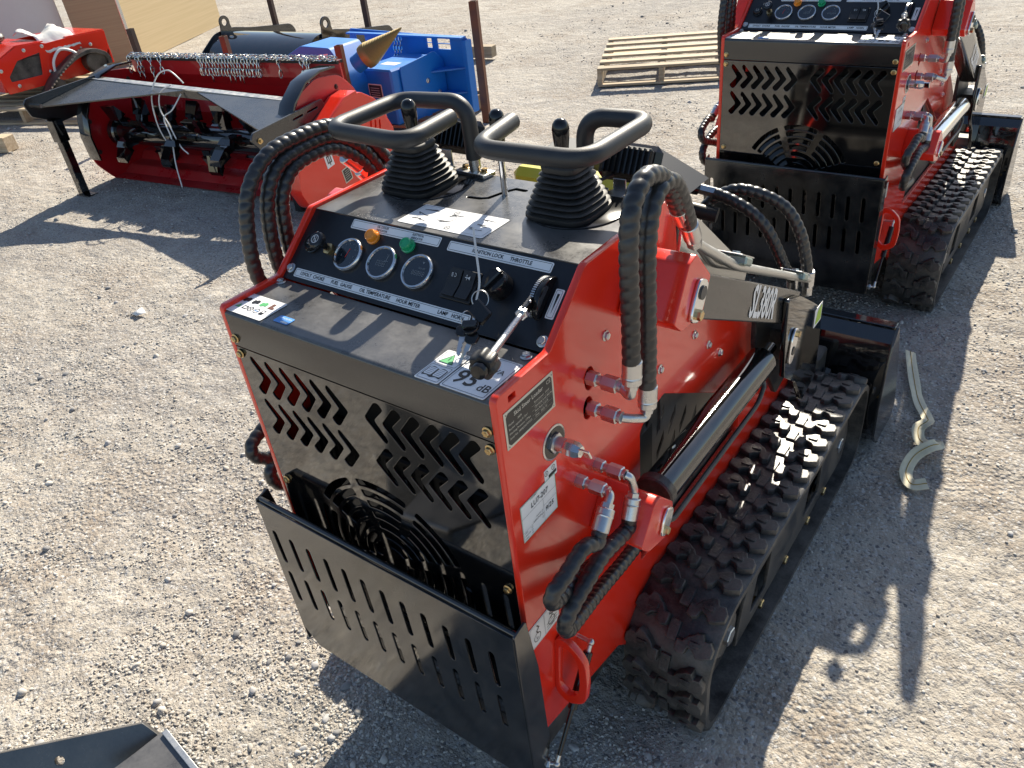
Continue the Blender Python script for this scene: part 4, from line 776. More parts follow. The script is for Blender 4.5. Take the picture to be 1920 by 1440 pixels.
# ---- keys hanging on each dash
def make_keys(T, label):
    k = thing('key_ring', label, 'keys', (0, 0, 0), 0, 'key rings on the dashes'); k.matrix_basis = T @ Matrix.Translation((.027, .004, -.002))
    def torus(c, r, nrm, wr=.0008):
        q = Vector(nrm).normalized(); a = q.orthogonal().normalized(); b = q.cross(a); c = Vector(c); g = G(); g.tube([c + a * (r * math.cos(2 * math.pi * i / 32)) + b * (r * math.sin(2 * math.pi * i / 32)) for i in range(33)], wr, 'zinc', 8, False); return g
    torus((.1375, .1320, 1.088), .0125, (.3, -.8, .5)).build('split_ring', k); torus((.1385, .098, 1.075), .010, (.9, -.2, .3)).build('split_ring', k)
    g = G(); Tt = Matrix.Translation((.158, .105, 1.086)) @ Matrix.Rotation(R(50), 4, 'X') @ Matrix.Rotation(R(-28), 4, 'Z'); g.box(-.017, .017, -.012, .012, -.003, .003, 'knob', Tt, b=.0022); g.box(-.002, .002, -.024, -.011, -.0008, .0008, 'zinc', Tt); g.build('key_fob', k)
    g = G(); Tt = Matrix.Translation((.155, .085, 1.072)) @ Matrix.Rotation(R(20), 4, 'X') @ Matrix.Rotation(R(20), 4, 'Z'); g.shape([circ(0, 0, .0125, 20)], .005, 'knob', Tt, bevel=.0015); g.box(-.011, .011, -.006, .006, .002, .010, 'knob', Tt, b=.002); g.build('key_fob', k)
    for (p, a, tl) in (((.1440, .078, 1.060), 205, 24), ((.1610, .072, 1.056), 178, 40)):
        g = G(); Tt = Matrix.Translation(p) @ Matrix.Rotation(R(a - 180), 4, 'Z') @ Matrix.Rotation(R(tl), 4, 'X')
        g.shape([roundpoly([(-.010, .0), (-.011, .012), (-.005, .017), (.005, .017), (.011, .012), (.010, 0), (.004, -.003), (-.004, -.003)], .003)], .005, 'knob', Tt, bevel=.001)
        g.shape([[(-.004, -.002), (-.004, -.030), (-.001, -.035), (.002, -.031), (.001, -.028), (.003, -.025), (.001, -.022), (.003, -.018), (.0015, -.014), (.004, -.011), (.004, -.002)]], .002, 'zinc', Tt); g.build('key', k)
    g = G(); P = smooth_path([(.1300, .132, 1.085), (.128, .146, 1.107), (.112, .166, 1.139), (.097, .184, 1.168)], .004); rg = []
    for i, p in enumerate(P): rg.append([p + Vector((-.0018, 0, 0)), p + Vector((.0018, 0, 0)), p + Vector((.0018, .0008, .0008)), p + Vector((-.0018, .0008, .0008))])
    g.rings(rg, 'ltwhite'); g.build('cable_tie', k); return k
make_keys(loader1.matrix_basis.copy(), 'bunch of keys with black fobs hanging from the ignition knob of the nearer loader')
make_keys(Matrix.Translation(loader2.location) @ Matrix.Rotation(-.012, 4, 'Z'), 'bunch of keys hanging from the ignition knob of the loader parked behind')
# ------------------------------------------------------------------ the rest of the yard
M['redm'] = mat('red_paint_mower', (.52, .012, .018), .25, coat=.5, dust=.18, dustcol=(.45, .3, .26), dscale=4)
M['blue'] = mat('blue_paint', (.004, .17, .60), .42, coat=.05, dust=.3, dustcol=(.15, .40, .70), dscale=5)
M['wing'] = mat('black_wing_paint', (.008, .009, .010), .2, ior=1.9, dust=.16, dustcol=(.36, .36, .35), dscale=5, d0=.35, d1=.9)
M['rust'] = mat('rusty_steel', (.11, .040, .022), .7, dust=.7, dustcol=(.26, .10, .04), dscale=9, dup=False, bump=.3, bscale=90)
M['darkpost'] = mat('dark_steel_post', (.045, .028, .024), .6, dust=.5, dustcol=(.14, .07, .045), dscale=9, dup=False)
M['gold'] = mat('bronze_screw', (.30, .22, .08), .5, metal=.5, rvar=.2)
M['bright'] = mat('chain_steel', (.72, .70, .66), .22, metal=1)
M['whiteplastic'] = mat('white_plastic', (.78, .78, .76), .4)
M['whitepaint'] = mat('white_container_paint', (.62, .63, .63), .5, dust=.2, dscale=2, dup=False)
M['cloth'] = mat('white_cloth', (.72, .71, .68), .8, bump=.3, bscale=40)
def woodmat(name, c, c2, sx=1.):
    m, N, L, b = nm(name); tc = N.new('ShaderNodeTexCoord'); mp = N.new('ShaderNodeMapping'); mp.inputs['Scale'].default_value = (1.5 * sx, 22, 22); L.new(tc.outputs['Object'], mp.inputs[0])
    n = N.new('ShaderNodeTexNoise'); n.inputs['Scale'].default_value = 2.2; n.inputs['Detail'].default_value = 7; n.inputs['Distortion'].default_value = .6; L.new(mp.outputs[0], n.inputs['Vector'])
    r = N.new('ShaderNodeValToRGB'); r.color_ramp.elements[0].position = .35; r.color_ramp.elements[1].position = .7; r.color_ramp.elements[0].color = (*c2, 1); r.color_ramp.elements[1].color = (*c, 1); L.new(n.outputs[0], r.inputs[0])
    oi = N.new('ShaderNodeObjectInfo'); mr = N.new('ShaderNodeMapRange'); mr.inputs[3].default_value = .8; mr.inputs[4].default_value = 1.15; L.new(oi.outputs['Random'], mr.inputs[0])
    hs = N.new('ShaderNodeHueSaturation'); L.new(mr.outputs[0], hs.inputs['Value']); L.new(r.outputs[0], hs.inputs['Color']); L.new(hs.outputs[0], b.inputs['Base Color']); b.inputs['Roughness'].default_value = .8; return m
M['pine'] = woodmat('pine_slat', (.56, .46, .32), (.40, .30, .19)); M['brownwood'] = woodmat('brown_slat', (.36, .24, .13), (.24, .15, .08)); M['ply'] = woodmat('plywood', (.56, .43, .25), (.50, .38, .21), .25); M['plydark'] = woodmat('brown_plywood', (.36, .27, .17), (.31, .22, .14), .25)
def link_chain(g, pts, r=.010, wr=.0028, m='bright'):
    for i in range(len(pts) - 1):
        a, b = Vector(pts[i]), Vector(pts[i + 1]); c = (a + b) / 2; d = (b - a); ln = d.length * .72; d.normalize(); o = d.orthogonal().normalized()
        if i % 2: o = d.cross(o)
        P = [c + d * (ln * math.cos(q)) * .95 + o * (r * math.sin(q)) for q in [2 * math.pi * k / 10 for k in range(11)]]
        g.tube(P, wr, m, 5, False)
def make_mulcher():
    t = thing('flail_mulcher', 'red flail mulcher lying open with black toothed rotor and chain curtain on top', 'mulcher', (-4.67, 1.93, 0), math.atan2(.21, 1.86))
    W = 1.87
    def XZ(u): return frame((u, 0, 0), (0, 1, 0), (0, 0, 1))
    prof = [(.05, .012), (.14, .015), (.20, .055), (.30, .06), (.34, .11), (.48, .13), (.575, .23), (.545, .34), (.60, .45), (.565, .53), (.50, .60), (.495, .705)]
    inn = [(a + .012, b + .002) for a, b in prof][::-1]; pp = prof + inn; n = len(pp); g = G()
    v = [(x, y, z) for x in (0, W) for y, z in pp]; g.add(v, [(i, (i + 1) % n, n + (i + 1) % n, n + i) for i in range(n)] + [tuple(range(n))[::-1], tuple(range(n, 2 * n))], 'redm'); sh = g.build('housing_shell', t, ang=15)
    for x in (.62, 1.25): g = G(); g.shape([[(.30, .07), (.48, .14), (.57, .24), (.545, .33), (.42, .14)]], .01, 'redm', XZ(x)); g.build('stiffener_rib', sh)
    for u in (0, W):
        g = G(); g.shape([roundpoly([(.06, 0), (-.045, .14), (-.05, .34), (.02, .50), (.12, .615), (.27, .665), (.46, .64), (.58, .53), (.615, .40), (.60, .18), (.50, .03)], .04)], .012, 'redm', XZ(u), bevel=.002); ep = g.build('end_plate', t)
        for (a, b) in ((.03, .40), (.02, .2), (.42, .58), (.5, .1)): bolt(XZ(u + .006) @ Matrix.Translation((a, b, 0)), .011, .008, m='darkpost').build('bolt', ep)
        a = u + .05 if u == 0 else u - .03
        g = G(); g.shape([stroke([(-.055, .18), (-.062, .33), (-.03, .46), (.05, .58), (.17, .665), (.30, .695), (.42, .69)], .012)], .11, 'black', XZ(a), bevel=.001); g.build('skid_band', t)
    g = G(); g.cyl((.01, .20, .29), (W - .01, .20, .29), .078, 'black', 28); 
    g.cyl((.03, .20, .29), (.09, .20, .29), .10, 'black', 28, bev=.01); g.cyl((W - .09, .20, .29), (W - .03, .20, .29), .10, 'black', 28, bev=.01); ro = g.build('rotor_tube', t)
    g = G(); g.box(-.028, .028, -.022, .022, .055, .125, 'black', b=.003); g.add([(-.036, -.030, .10), (.036, -.030, .10), (.036, .032, .10), (-.036, .032, .10), (-.046, -.028, .190), (.046, -.028, .190), (.034, .002, .178), (-.034, .002, .178)], [(0, 3, 2, 1), (4, 5, 6, 7), (0, 1, 5, 4), (1, 2, 6, 5), (2, 3, 7, 6), (3, 0, 4, 7)], 'black'); g.box(-.03, .03, -.024, -.014, .115, .15, 'black', b=.002); tooth = g.mesh('hammer_tooth')
    for k in range(34):
        o = bpy.data.objects.new('hammer_tooth', tooth); C.objects.link(o); o.parent = ro
        o.matrix_local = Matrix.Translation((.13 + k * (W - .26) / 33, .20, .29)) @ Matrix.Rotation(R(k * 107 + 20), 4, 'X') @ Matrix.Scale(1.16, 4)
    # push frame
    g = G(); g.shape([roundpoly([(-.37, .625), (-.35, .545), (-.19, .465), (-.04, .475), (.15, .60), (.16, .668), (-.34, .652)], .01)], .014, 'wing', XZ(.045), bevel=.0015); pf = g.build('push_bracket', t)
    g = G(); g.cyl((.045, -.30, .60), (.11, -.30, .60), .012, 'bright', 10); g.build('bracket_pin', pf)
    g = G(); g.shape([roundpoly([(-.325, .50), (-.27, .432), (.23, .470), (.27, .50), (.25, .560), (-.30, .535)], .014), stroke([(.0, .515), (.075, .52)], .010), stroke([(.12, .522), (.20, .527)], .010)], .014, 'wing', XZ(1.90), bevel=.0015); pf = g.build('push_bracket', t)
    g = G(); g.lathe([(.016, 0), (.016, .004), (.009, .005), (.009, .016)], 'brass', XZ(1.907) @ Matrix.Translation((-.27, .485, 0)), 8); g.build('bracket_pin', pf)
    A = Vector((.05, .155, .650)); B = Vector((1.89, .215, .545)); d = (B - A).normalized(); g = G(); T = Matrix.Translation(A) @ d.to_track_quat('X', 'Z').to_matrix().to_4x4(); L = (B - A).length
    g.box(0, L, -.030, .030, -.004, .004, 'steel', T, b=.001); g.box(0, L, -.030, -.022, -.050, -.004, 'wing', T, b=.001); g.build('push_bar', t)
    g = G(); g.add([(.055, -.30, .585), (.055, .12, .640), (.90, .150, .592), (.055, -.30, .593), (.055, .12, .648), (.90, .150, .600)], [(0, 1, 2), (5, 4, 3), (0, 3, 4, 1), (1, 4, 5, 2), (2, 5, 3, 0)], 'wing'); g.build('corner_gusset', t, ang=0)
    g = G(); g.add([(1.00, .155, .585), (1.885, .18, .540), (1.885, -.21, .500), (1.00, .155, .593), (1.885, .18, .548), (1.885, -.21, .508)], [(0, 2, 1), (3, 4, 5), (0, 1, 4, 3), (1, 2, 5, 4), (2, 0, 3, 5)], 'wing'); g.build('corner_gusset', t, ang=0)
    g = G(); g.box(.045, .097, -.265, -.213, 0, .50, 'black', b=.004); g.box(.035, .107, -.275, -.203, .36, .50, 'black', b=.004); g.box(.03, .16, -.275, -.20, 0, .012, 'black', b=.002); g.build('support_leg', t)
    g = G(); g.box(1.80, 1.85, -.06, -.015, .0, .42, 'wing', b=.004); g.build('support_leg', t)
    # belt cover on the right end
    g = G(); g.shape([roundpoly([(-.17, .17), (-.135, .33), (.10, .44), (.34, .535), (.47, .545), (.60, .47), (.72, .26), (.69, .12), (.30, .01), (0, .0), (-.12, .06)], .03), stroke([(.50, .26), (.52, .36)], .012), stroke([(.54, .25), (.56, .35)], .012), stroke([(.58, .24), (.60, .34)], .012)], .09, 'red', XZ(1.955), bevel=.004); bc = g.build('belt_cover', t)
    g = G(); g.shape([roundpoly([(.12, .455), (.33, .55), (.44, .56), (.44, .535), (.30, .52)], .01)], .12, 'red', XZ(1.945), bevel=.003); g.build('cover_hood', bc)
    Tc = XZ(2.0005)
    def rot(cx, cy, wd, h, a): return [(cx + x * math.cos(R(a)) - y * math.sin(R(a)), cy + x * math.sin(R(a)) + y * math.cos(R(a))) for x, y in ((-wd, -h), (wd, -h), (wd, h), (-wd, h))]
    g = G(); g.shape([rot(.10, .27, .032, .045, 8)], .001, 'white', Tc, z=.0005); g.flat([rot(.10, .27, .018, .022, 8), rot(.10, .27, .011, .015, 8)], 'lettering', Tc, .0018); g.flat([rot(.10, .27, .003, .036, 8)], 'lettering', Tc, .0018); g.build('warning_sticker', bc)
    g = G(); g.shape([rot(.32, .34, .030, .048, 10)], .001, 'white', Tc, z=.0005)
    for k in range(6): g.flat([rot(.32, .375 - k * .013, .022 - (k % 3) * .003, .0018, 10)], 'lettering', Tc, .0018)
    g.build('data_sticker', bc)
    g = G(); g.shape([rot(.22, .14, .034, .042, 10)], .002, 'plateframe', Tc, z=.0008); g.flat([rot(.22, .14, .028, .036, 10)], 'plate', Tc, .0024)
    for k in range(5): g.flat([rot(.22, .165 - k * .012, .020, .0012, 10)], 'bright_text', Tc, .0034)
    g.build('name_plate', bc)
    # chain curtain over the back edge
    g = G(); g.box(0, W, .475, .530, .690, .706, 'void'); P = [(.01 + i * .021, .500 + .008 * math.sin(i * 1.7), .722 + .003 * math.sin(i * 2.3)) for i in range(89)]; link_chain(g, P, .0105, .0034); P = [(.01 + i * .021, .478 + .006 * math.sin(i * 1.3), .714) for i in range(89)]; link_chain(g, P, .0105, .0034); g.build('edge_chain', t, kind='stuff')
    us = [.02, .10, .14, .23, .33] + [.72 + .028 * k for k in range(20)] + [1.42, 1.60, 1.64, 1.66]
    rr = random.Random(2)
    for u in us:
        g = G(); x = u; P = [(x, .470, .712)]
        for k in range(rr.choice((3, 3, 4))): x += rr.uniform(-.005, .008); P.append((x, .466 - k * .003, .684 - k * .036))
        link_chain(g, P, .0105, .0034); g.build('hanging_chain', t)
    tt = thing('cable_tie', 'long white cable ties looped round the black push bar of the red mulcher', 'cable tie', t.location, t.rotation_euler.z)
    def tie(pts): g = G(); g.tube(smooth_path(pts, .012), .0042, 'whiteplastic', 8); g.build('tie_strip', tt)
    tie([(.68, .10, .20), (.66, .06, .38), (.66, .08, .56), (.70, .14, .68), (.78, .17, .71), (.84, .18, .665), (.86, .19, .63)])
    tie([(.86, .10, .645), (.76, .08, .60), (.72, .07, .50), (.78, .05, .42), (.86, .02, .30), (.94, .0, .26)])
    tie([(.87, .14, .58), (.82, .08, .50), (.74, .06, .45), (.80, .02, .34), (.84, -.04, .20), (.88, -.08, .07)])
make_mulcher()
# ---- wood
def slat(parent, name, x0, x1, y0, y1, z0, z1, m='pine'): g = G(); g.box(x0, x1, y0, y1, z0, z1, m, b=.002); return g.build(name, parent, ang=0)
def make_pallet(loc, rz, label, w=1.02, l=1.2, n=7, m='pine'):
    t = thing('wooden_pallet', label, 'pallet', loc, rz, 'wooden pallets')
    for k in range(n): y = k * (l - .09) / (n - 1); slat(t, 'top_slat', 0, w, y, y + .085, .122, .140, m)
    for x in (0, w / 2 - .02, w - .04): slat(t, 'stringer', x, x + .04, .002, l - .002, .020, .1215, m)
    for y in (0, l / 2 - .04, l - .08): slat(t, 'bottom_slat', .003, w - .003, y, y + .08, .002, .0195, m)
    return t
make_pallet((-2.49, 4.86, .005), math.atan2(.425, .905), 'empty slatted pine pallet lying alone on open gravel at upper right', .98, 1.12, 6)
make_pallet((-7.95, 2.28, 0), R(17), 'weathered pine pallet under the red tracked mower', 1.75, 1.35, 9)
make_pallet((-4.05, 3.02, 0), R(12), 'brown wooden pallet under the blue attachments', 1.20, .95, 7, 'brownwood')
g = G(); g.box(-.45, .0, -.06, .06, 0, .12, 'pine', b=.004); o = g.build('timber_block', ang=0); o.location = (-6.34, 2.06, .0); o.rotation_euler = (0, 0, R(200)); o.rotation_euler = (0, 0, R(22)); tag(o, 'short pine beam on the ground beside the pallet at left edge', 'beam')
g = G(); g.box(0, .32, -.05, .05, 0, .10, 'pine', b=.004); o = g.build('timber_block', ang=0); o.location = (-4.3, 5.45, .03); o.rotation_euler = (0, 0, R(10)); tag(o, 'pale timber offcut on the gravel behind the tall rusty post', 'beam')
# ---- steel posts
def post(x, y, z0, z1, m, label, s=.022, lean=0.):
    g = G(); q = s - .004
    g.shape([[(-s, -s), (s, -s), (s, s), (-s, s)], [(-q, -q), (q, -q), (q, q), (-q, q)]], z1 - z0, m, Matrix.Translation((0, 0, (z0 + z1) / 2)), bevel=.0008); o = g.build('steel_post', ang=20); o.location = (x, y, 0); o.rotation_euler = (lean, 0, R(20)); tag(o, label, 'post', 'square steel posts')
post(-2.83, 3.87, 0, .80, 'rust', 'tall rusty steel post in front of the right edge of the blue plate', .026)
post(-5.585, 2.97, 0, .755, 'darkpost', 'dark square steel post rising behind the left end of the red mulcher')
post(-4.40, 2.97, 0, .73, 'rust', 'orange rusty square steel post in front of the black rounded hood')
post(-3.225, 2.97, 0, .705, 'rust', 'short rusty square steel post in front of the blue housing with the cone')
post(-5.91, 4.62, 0, 1.25, 'darkpost', 'tall dark steel post behind the black rounded hood')
post(-4.655, 4.62, 0, 1.25, 'darkpost', 'tall dark steel post behind the blue slotted mounting plate')
# ---- black roller housing
def make_drum():
    t = thing('roller_housing', 'black rounded mulcher hood with lifting eyes behind the red mulcher', 'mulcher', (-5.82, 4.0, 0), R(2)); L = 1.28
    g = G(); pr = arc(0, .12, .40, 178, 2, 22); ip = arc(0, .12, .392, 2, 178, 22); pp = pr + ip; n = len(pp)
    g.add([(x, y, z) for x in (0, L) for y, z in pp], [(i, (i + 1) % n, n + (i + 1) % n, n + i) for i in range(n)] + [tuple(range(n))[::-1], tuple(range(n, 2 * n))], 'black'); g.build('hood_shell', t)
    for x in (0, L):
        g = G(); g.shape([roundpoly([(-.42, .0), (-.43, .2), (-.34, .40), (-.14, .53), (.06, .545), (.28, .50), (.75, .44), (.80, .36), (.44, .1), (.42, 0)], .05)], .012, 'black', frame((x, 0, 0), (0, 1, 0), (0, 0, 1)), bevel=.002); g.build('cheek_plate', t)
        g = G(); g.shape([arc(-.02, .60, .055, -20, 200, 12) + [(-.09, .50), (.05, .50)], circ(-.02, .60, .028, 14)], .014, 'black', frame((x + .02, 0, 0), (0, 1, 0), (0, 0, 1)), bevel=.002); g.build('lifting_eye', t)
    g = G(); T = Matrix.Translation((.28, 0, .12)) @ Matrix.Rotation(R(52), 4, 'X'); g.box(-.05, .05, -.035, .035, .402, .403, 'white', T); g.box(-.04, .04, -.015, .02, .4035, .404, 'blueprint', T); g.build('data_sticker', t)
make_drum()
# ---- blue attachments
def prism(g, pts, y0, y1, m): g.shape([pts], y1 - y0, m, frame((0, (y0 + y1) / 2, 0), (1, 0, 0), (0, 0, 1)), bevel=.004)
t = thing('cone_splitter', 'blue hydraulic housing with a ribbed bronze screw cone pointing up', 'log splitter', (-3.65, 3.2, 0), 0)
g = G(); prism(g, roundpoly([(-.52, .48), (-.08, .66), (.20, .655), (.33, .50), (.36, .42), (.30, .22), (.14, .16), (-.52, .16)], .02), -.12, .16, 'blue'); hs = g.build('housing', t, ang=20)
g = G(); T = frame((.13, -.1215, .52), (1, 0, 0), (0, 0, 1)); g.shape([[(-.06, .04), (.05, .06), (.05, .10), (-.04, .09)]], .001, 'white', T); g.build('data_sticker', hs)
g = G(); c0 = Vector((.47, -.05, .60)); c1 = Vector((.685, .08, .745)); d = (c1 - c0); Lc = d.length; d.normalize(); T = Matrix.Translation(c0) @ d.to_track_quat('Z', 'Y').to_matrix().to_4x4(); pr = [(.074, -.02), (.078, 0), (.078, .02)]
for k in range(24): z = .03 + k * (Lc - .03) / 24; r = .070 * (1 - k / 24) + .004; pr += [(r, z), (r + .004, z + .003), (r, z + .007)]
pr.append((.002, Lc + .01)); g.lathe(pr, 'gold', T, 28); g.build('screw_cone', t, ang=50)
g = G(); g.cyl(c0 - d * .10, c0 - d * .02, .058, 'blue', 24, bev=.004); g.build('bearing_collar', t)
t = thing('mounting_plate', 'blue quick mounting plate with slots standing upright with a boxed drive housing in front', 'attachment', (-3.45, 3.75, 0), R(-2))
g = G()
def rc(x0, z0, x1, z1): return [(x0, z0), (x1, z0), (x1, z1), (x0, z1)]
g.shape([roundpoly([(-.50, .13), (.64, .12), (.655, .58), (.64, .60), (-.51, .63), (-.54, .52)], .012), rc(-.46, .52, -.36, .59), rc(.27, .525, .32, .555), rc(.27, .56, .32, .592), rc(.37, .52, .49, .552), rc(.37, .558, .49, .592)], .012, 'blue', frame((0, 0, 0), (1, 0, 0), (0, 0, 1)), bevel=.002)
g.box(-.50, .64, -.06, .0, .600, .612, 'blue', b=.002); pl = g.build('back_plate', t, ang=20)
g = G(); g.box(.63, .665, -.045, .02, .12, .59, 'blue', b=.003); g.build('edge_flange', pl)
for z in (.40, .24): g = G(); g.add([(.425, -.16, z), (.425, -.008, z), (.60, -.008, z), (.425, -.16, z + .01), (.425, -.008, z + .01), (.60, -.008, z + .01)], [(0, 2, 1), (3, 4, 5), (0, 1, 4, 3), (1, 2, 5, 4), (2, 0, 3, 5)], 'blue'); g.build('gusset', t, ang=0)
g = G(); g.shape([roundpoly([(-.44, .13), (-.02, .13), (-.02, .46), (-.10, .53), (-.44, .50)], .02)], .012, 'blue', frame((.415, 0, 0), (0, 1, 0), (0, 0, 1)), bevel=.002); sp = g.build('side_plate', t)
for (y, z) in ((-.20, .36), (-.32, .30), (-.10, .26)): bolt(frame((.4215, y, z), (0, 1, 0), (0, 0, 1)), .013, .009, m='zinc').build('bolt', sp)
g = G(); g.box(.10, .405, -.52, -.08, .14, .500, 'blue', b=.012); bh = g.build('drive_housing', t, ang=20)
g = G(); T = frame((.235, -.5215, .36), (1, 0, 0), (0, 0, 1)); g.shape([rrect(-.065, -.045, .065, .045, .004)], .002, 'plateframe', T); g.shape([rrect(-.058, -.038, .058, .038, .003)], .002, 'plate', T, z=.001); [g.flat([rrect(-.045, -.028 + k * .015, .04, -.025 + k * .015, .001)], 'bright_text', T, .0025) for k in range(4)]; g.build('name_plate', bh)
g = G(); T = frame((.255, -.5215, .23), (1, 0, 0), (0, 0, 1)); g.shape([rrect(-.045, -.045, .045, .045, .003)], .001, 'white', T, z=.0005); g.flat([rrect(-.02, -.006, .02, .006, .002)], 'lettering', T, .002); g.flat([stroke([(0, -.035), (0, .035)], .006, 1)], 'lettering', T, .002); g.build('warning_sticker', bh)
g = G(); g.box(.19, .33, -.40, -.33, .5005, .5015, 'white'); g.build('data_sticker', bh)
g = G()
for k in range(3): link_chain(g, [(.0 + k * .03, -.05 - i * .004, .60 - i * .03) for i in range(8)], .010, .003)
g.build('chain_bundle', t, kind='stuff')
# ---- red tracked mower at the left edge
def make_robot():
    t = thing('tracked_mower', 'small red tracked remote mower with white cloth on its deck at upper left', 'tracked mower', (-7.3, 2.5, .14), 0)
    S = frame((0, 0, 0), (0, 1, 0), (0, 0, 1)); z0 = .14
    body = [(.09, .10), (.05, .30), (.10, .38), (.30, .46), (.52, .455), (.575, .435), (.78, .44), (1.16, .43), (1.15, .30), (1.06, .14), (.86, .10)]
    g = G(); g.shape([roundpoly([(a, b) for a, b in body], .01), roundpoly([(.15, .24), (.27, .35), (.49, .375), (.44, .19), (.15, .195)], .01)], .012, 'red', S, bevel=.002); sd = g.build('side_panel', t)
    for q in ((.10, .30), (.36, .42), (.53, .42), (.70, .36), (.98, .34), (1.10, .22), (.2, .15), (.52, .2)): bolt(frame((.0065, q[0], q[1]), (0, 1, 0), (0, 0, 1)), .012, .008, m='zinc').build('bolt', sd)
    g = G(); g.box(-.70, -.01, .12, 1.12, .10, .36, 'chassis', b=.01); g.build('inner_frame', t)
    g = G(); g.cyl((-.04, .17, .215), (-.04, .30, .225), .018, 'chrome', 16); g.cyl((-.04, .29, .225), (-.04, .42, .24), .030, 'chrome', 20, bev=.004); g.cyl((-.06, .30, .30), (-.06, .42, .31), .032, 'white', 20, bev=.004); g.build('hydraulic_ram', t)
    def deck(y0, z0_, y1, z1, name, slots):
        d = Vector((0, y1 - y0, z1 - z0_)); T = frame((-.70, y0, z0_), (1, 0, 0), d); L = d.length; hl = []
        if slots:
            for k in range(5):
                for j in range(2): hl.append(stroke([(.15 + j * .28, .05 + k * .045), (.27 + j * .28, .065 + k * .045)], .014, 3))
        g = G(); g.shape([rc(0, 0, .70, L)] + hl, .010, 'red', T, bevel=.001); return g.build(name, t, ang=20)
    deck(.10, .385, .30, .468, 'front_deck', False); deck(.30, .468, .56, .455, 'middle_deck', True); deck(.78, .445, 1.155, .436, 'rear_deck', True)
    g = G(); g.box(-.70, 0, 1.14, 1.155, .12, .43, 'red', b=.002); g.box(-.705, -.695, .09, 1.15, .10, .44, 'red'); g.box(-.69, -.01, .07, .09, .12, .36, 'red', b=.002); g.build('end_panels', t)
    g = G(); P = []
    loop = [(.32, .02), (.50, .18), (.76, .31), (.92, .33), (1.04, .26), (1.06, .17), (.90, .06), (.60, .01)]
    sp = roundpoly(loop, .08, 6); g.shape([sp, [(.5 + (a - .5) * .9 + .02, .155 + (b - .155) * .80) for a, b in sp]], .16, 'tread', frame((.085, 0, 0), (0, 1, 0), (0, 0, 1)), bevel=.003); tr = g.build('crawler_track', t)
    g = G(); g.cyl((.02, .92, .20), (.14, .92, .20), .10, 'chassis', 28, bev=.01); g.build('track_wheel', t); g = G(); g.cyl((.02, .50, .08), (.14, .50, .08), .06, 'chassis', 24, bev=.01); g.build('track_wheel', t)
    for k in range(16): a = k / 15; y = .34 + a * .46; z = .055 + a * .30; g = G(); g.cyl((.165, y, z), (.172, y, z), .009, 'zinc', 6); g.build('track_stud', tr)
    g = G(); rr = random.Random(4); nx, ny = 18, 14; v = []
    for i in range(nx):
        for j in range(ny):
            u_, w_ = i / (nx - 1), j / (ny - 1); v.append((-.42 + .44 * u_, .50 + .34 * w_ + .05 * u_, .505 + .045 * math.sin(u_ * 5 + w_ * 7) * (1 - u_) + rr.uniform(-.008, .008) - .16 * max(0, u_ - .75) * 4 * .9))
    g.add(v, [(i * ny + j, (i + 1) * ny + j, (i + 1) * ny + j + 1, i * ny + j + 1) for i in range(nx - 1) for j in range(ny - 1)], 'cloth'); g.build('cloth_cover', t, ang=60)
    cl = bpy.data.objects[g and 'cloth_cover']; cl.modifiers.new('thick', 'SOLIDIFY').thickness = .004
    g = G(); g.tube(smooth_path([(.03, .54, .14), (.05, .56, .28), (.04, .66, .36), (.05, .76, .33), (.09, .80, .27)], .01), .012, 'whiteplastic', 10); g.build('white_hose', t)
    g = G(); g.sphere((-.45, .33, .52), .10, 'matte', 14, (1.3, 1.0, .55)); g.build('seat_pad', t)
    g = G(); g.sphere((-.30, .10, .46), .09, 'cloth', 14, (1.2, .9, .6)); g.build('rag_bundle', t)
make_robot()
# ---- plywood crate and white container
t = thing('plywood_crate', 'large plywood crate standing behind the red mulcher', 'crate', (-8.5, 4.55, 0), 0)
def wallpanel(parent, name, a, b, h, th, m, z0=0.):
    a, b = Vector((*a, 0)), Vector((*b, 0)); d = b - a; g = G(); g.box(0, d.length, -th, 0, z0, h, m, b=.002); o = g.build(name, parent, ang=0); o.location = a; o.rotation_euler = (0, 0, math.atan2(d.y, d.x)); return o
wallpanel(t, 'plywood_sheet', (0, 0), (-1.17, 2.05), 2.3, .02, 'ply'); wallpanel(t, 'brown_plywood_sheet', (-.14, -.52), (-.004, -.012), 2.3, .02, 'plydark')  # second sheet is coloured a darker brown than the first
g = G(); g.box(-.02, .02, -.02, .02, 0, 2.32, 'zinc', b=.003); g.build('corner_strip', t)
g = G(); T = frame((-.045, -.20, .86), (.26, .96, 0), (0, 0, 1)); g.shape([rrect(-.04, -.10, .04, .02, .004)], .002, 'white', T); g.build('shipping_label', t)
wallpanel(t, 'side_sheet', (-1.19, 2.05), (-2.6, 1.2), 2.3, .02, 'ply')
g = G(); g.box(-2.6, -.02, -5.5, -.02, 0, 2.6, 'whitepaint', b=.01); [g.box(-.021, -.008, -5.4 + k * .28, -5.28 + k * .28, .10, 2.5, 'whitepaint', b=.004) for k in range(0)]; o = g.build('container'); o.location = (-8.72, 4.02, 0); tag(o, 'large plain white container wall behind the red tracked mower', 'container')
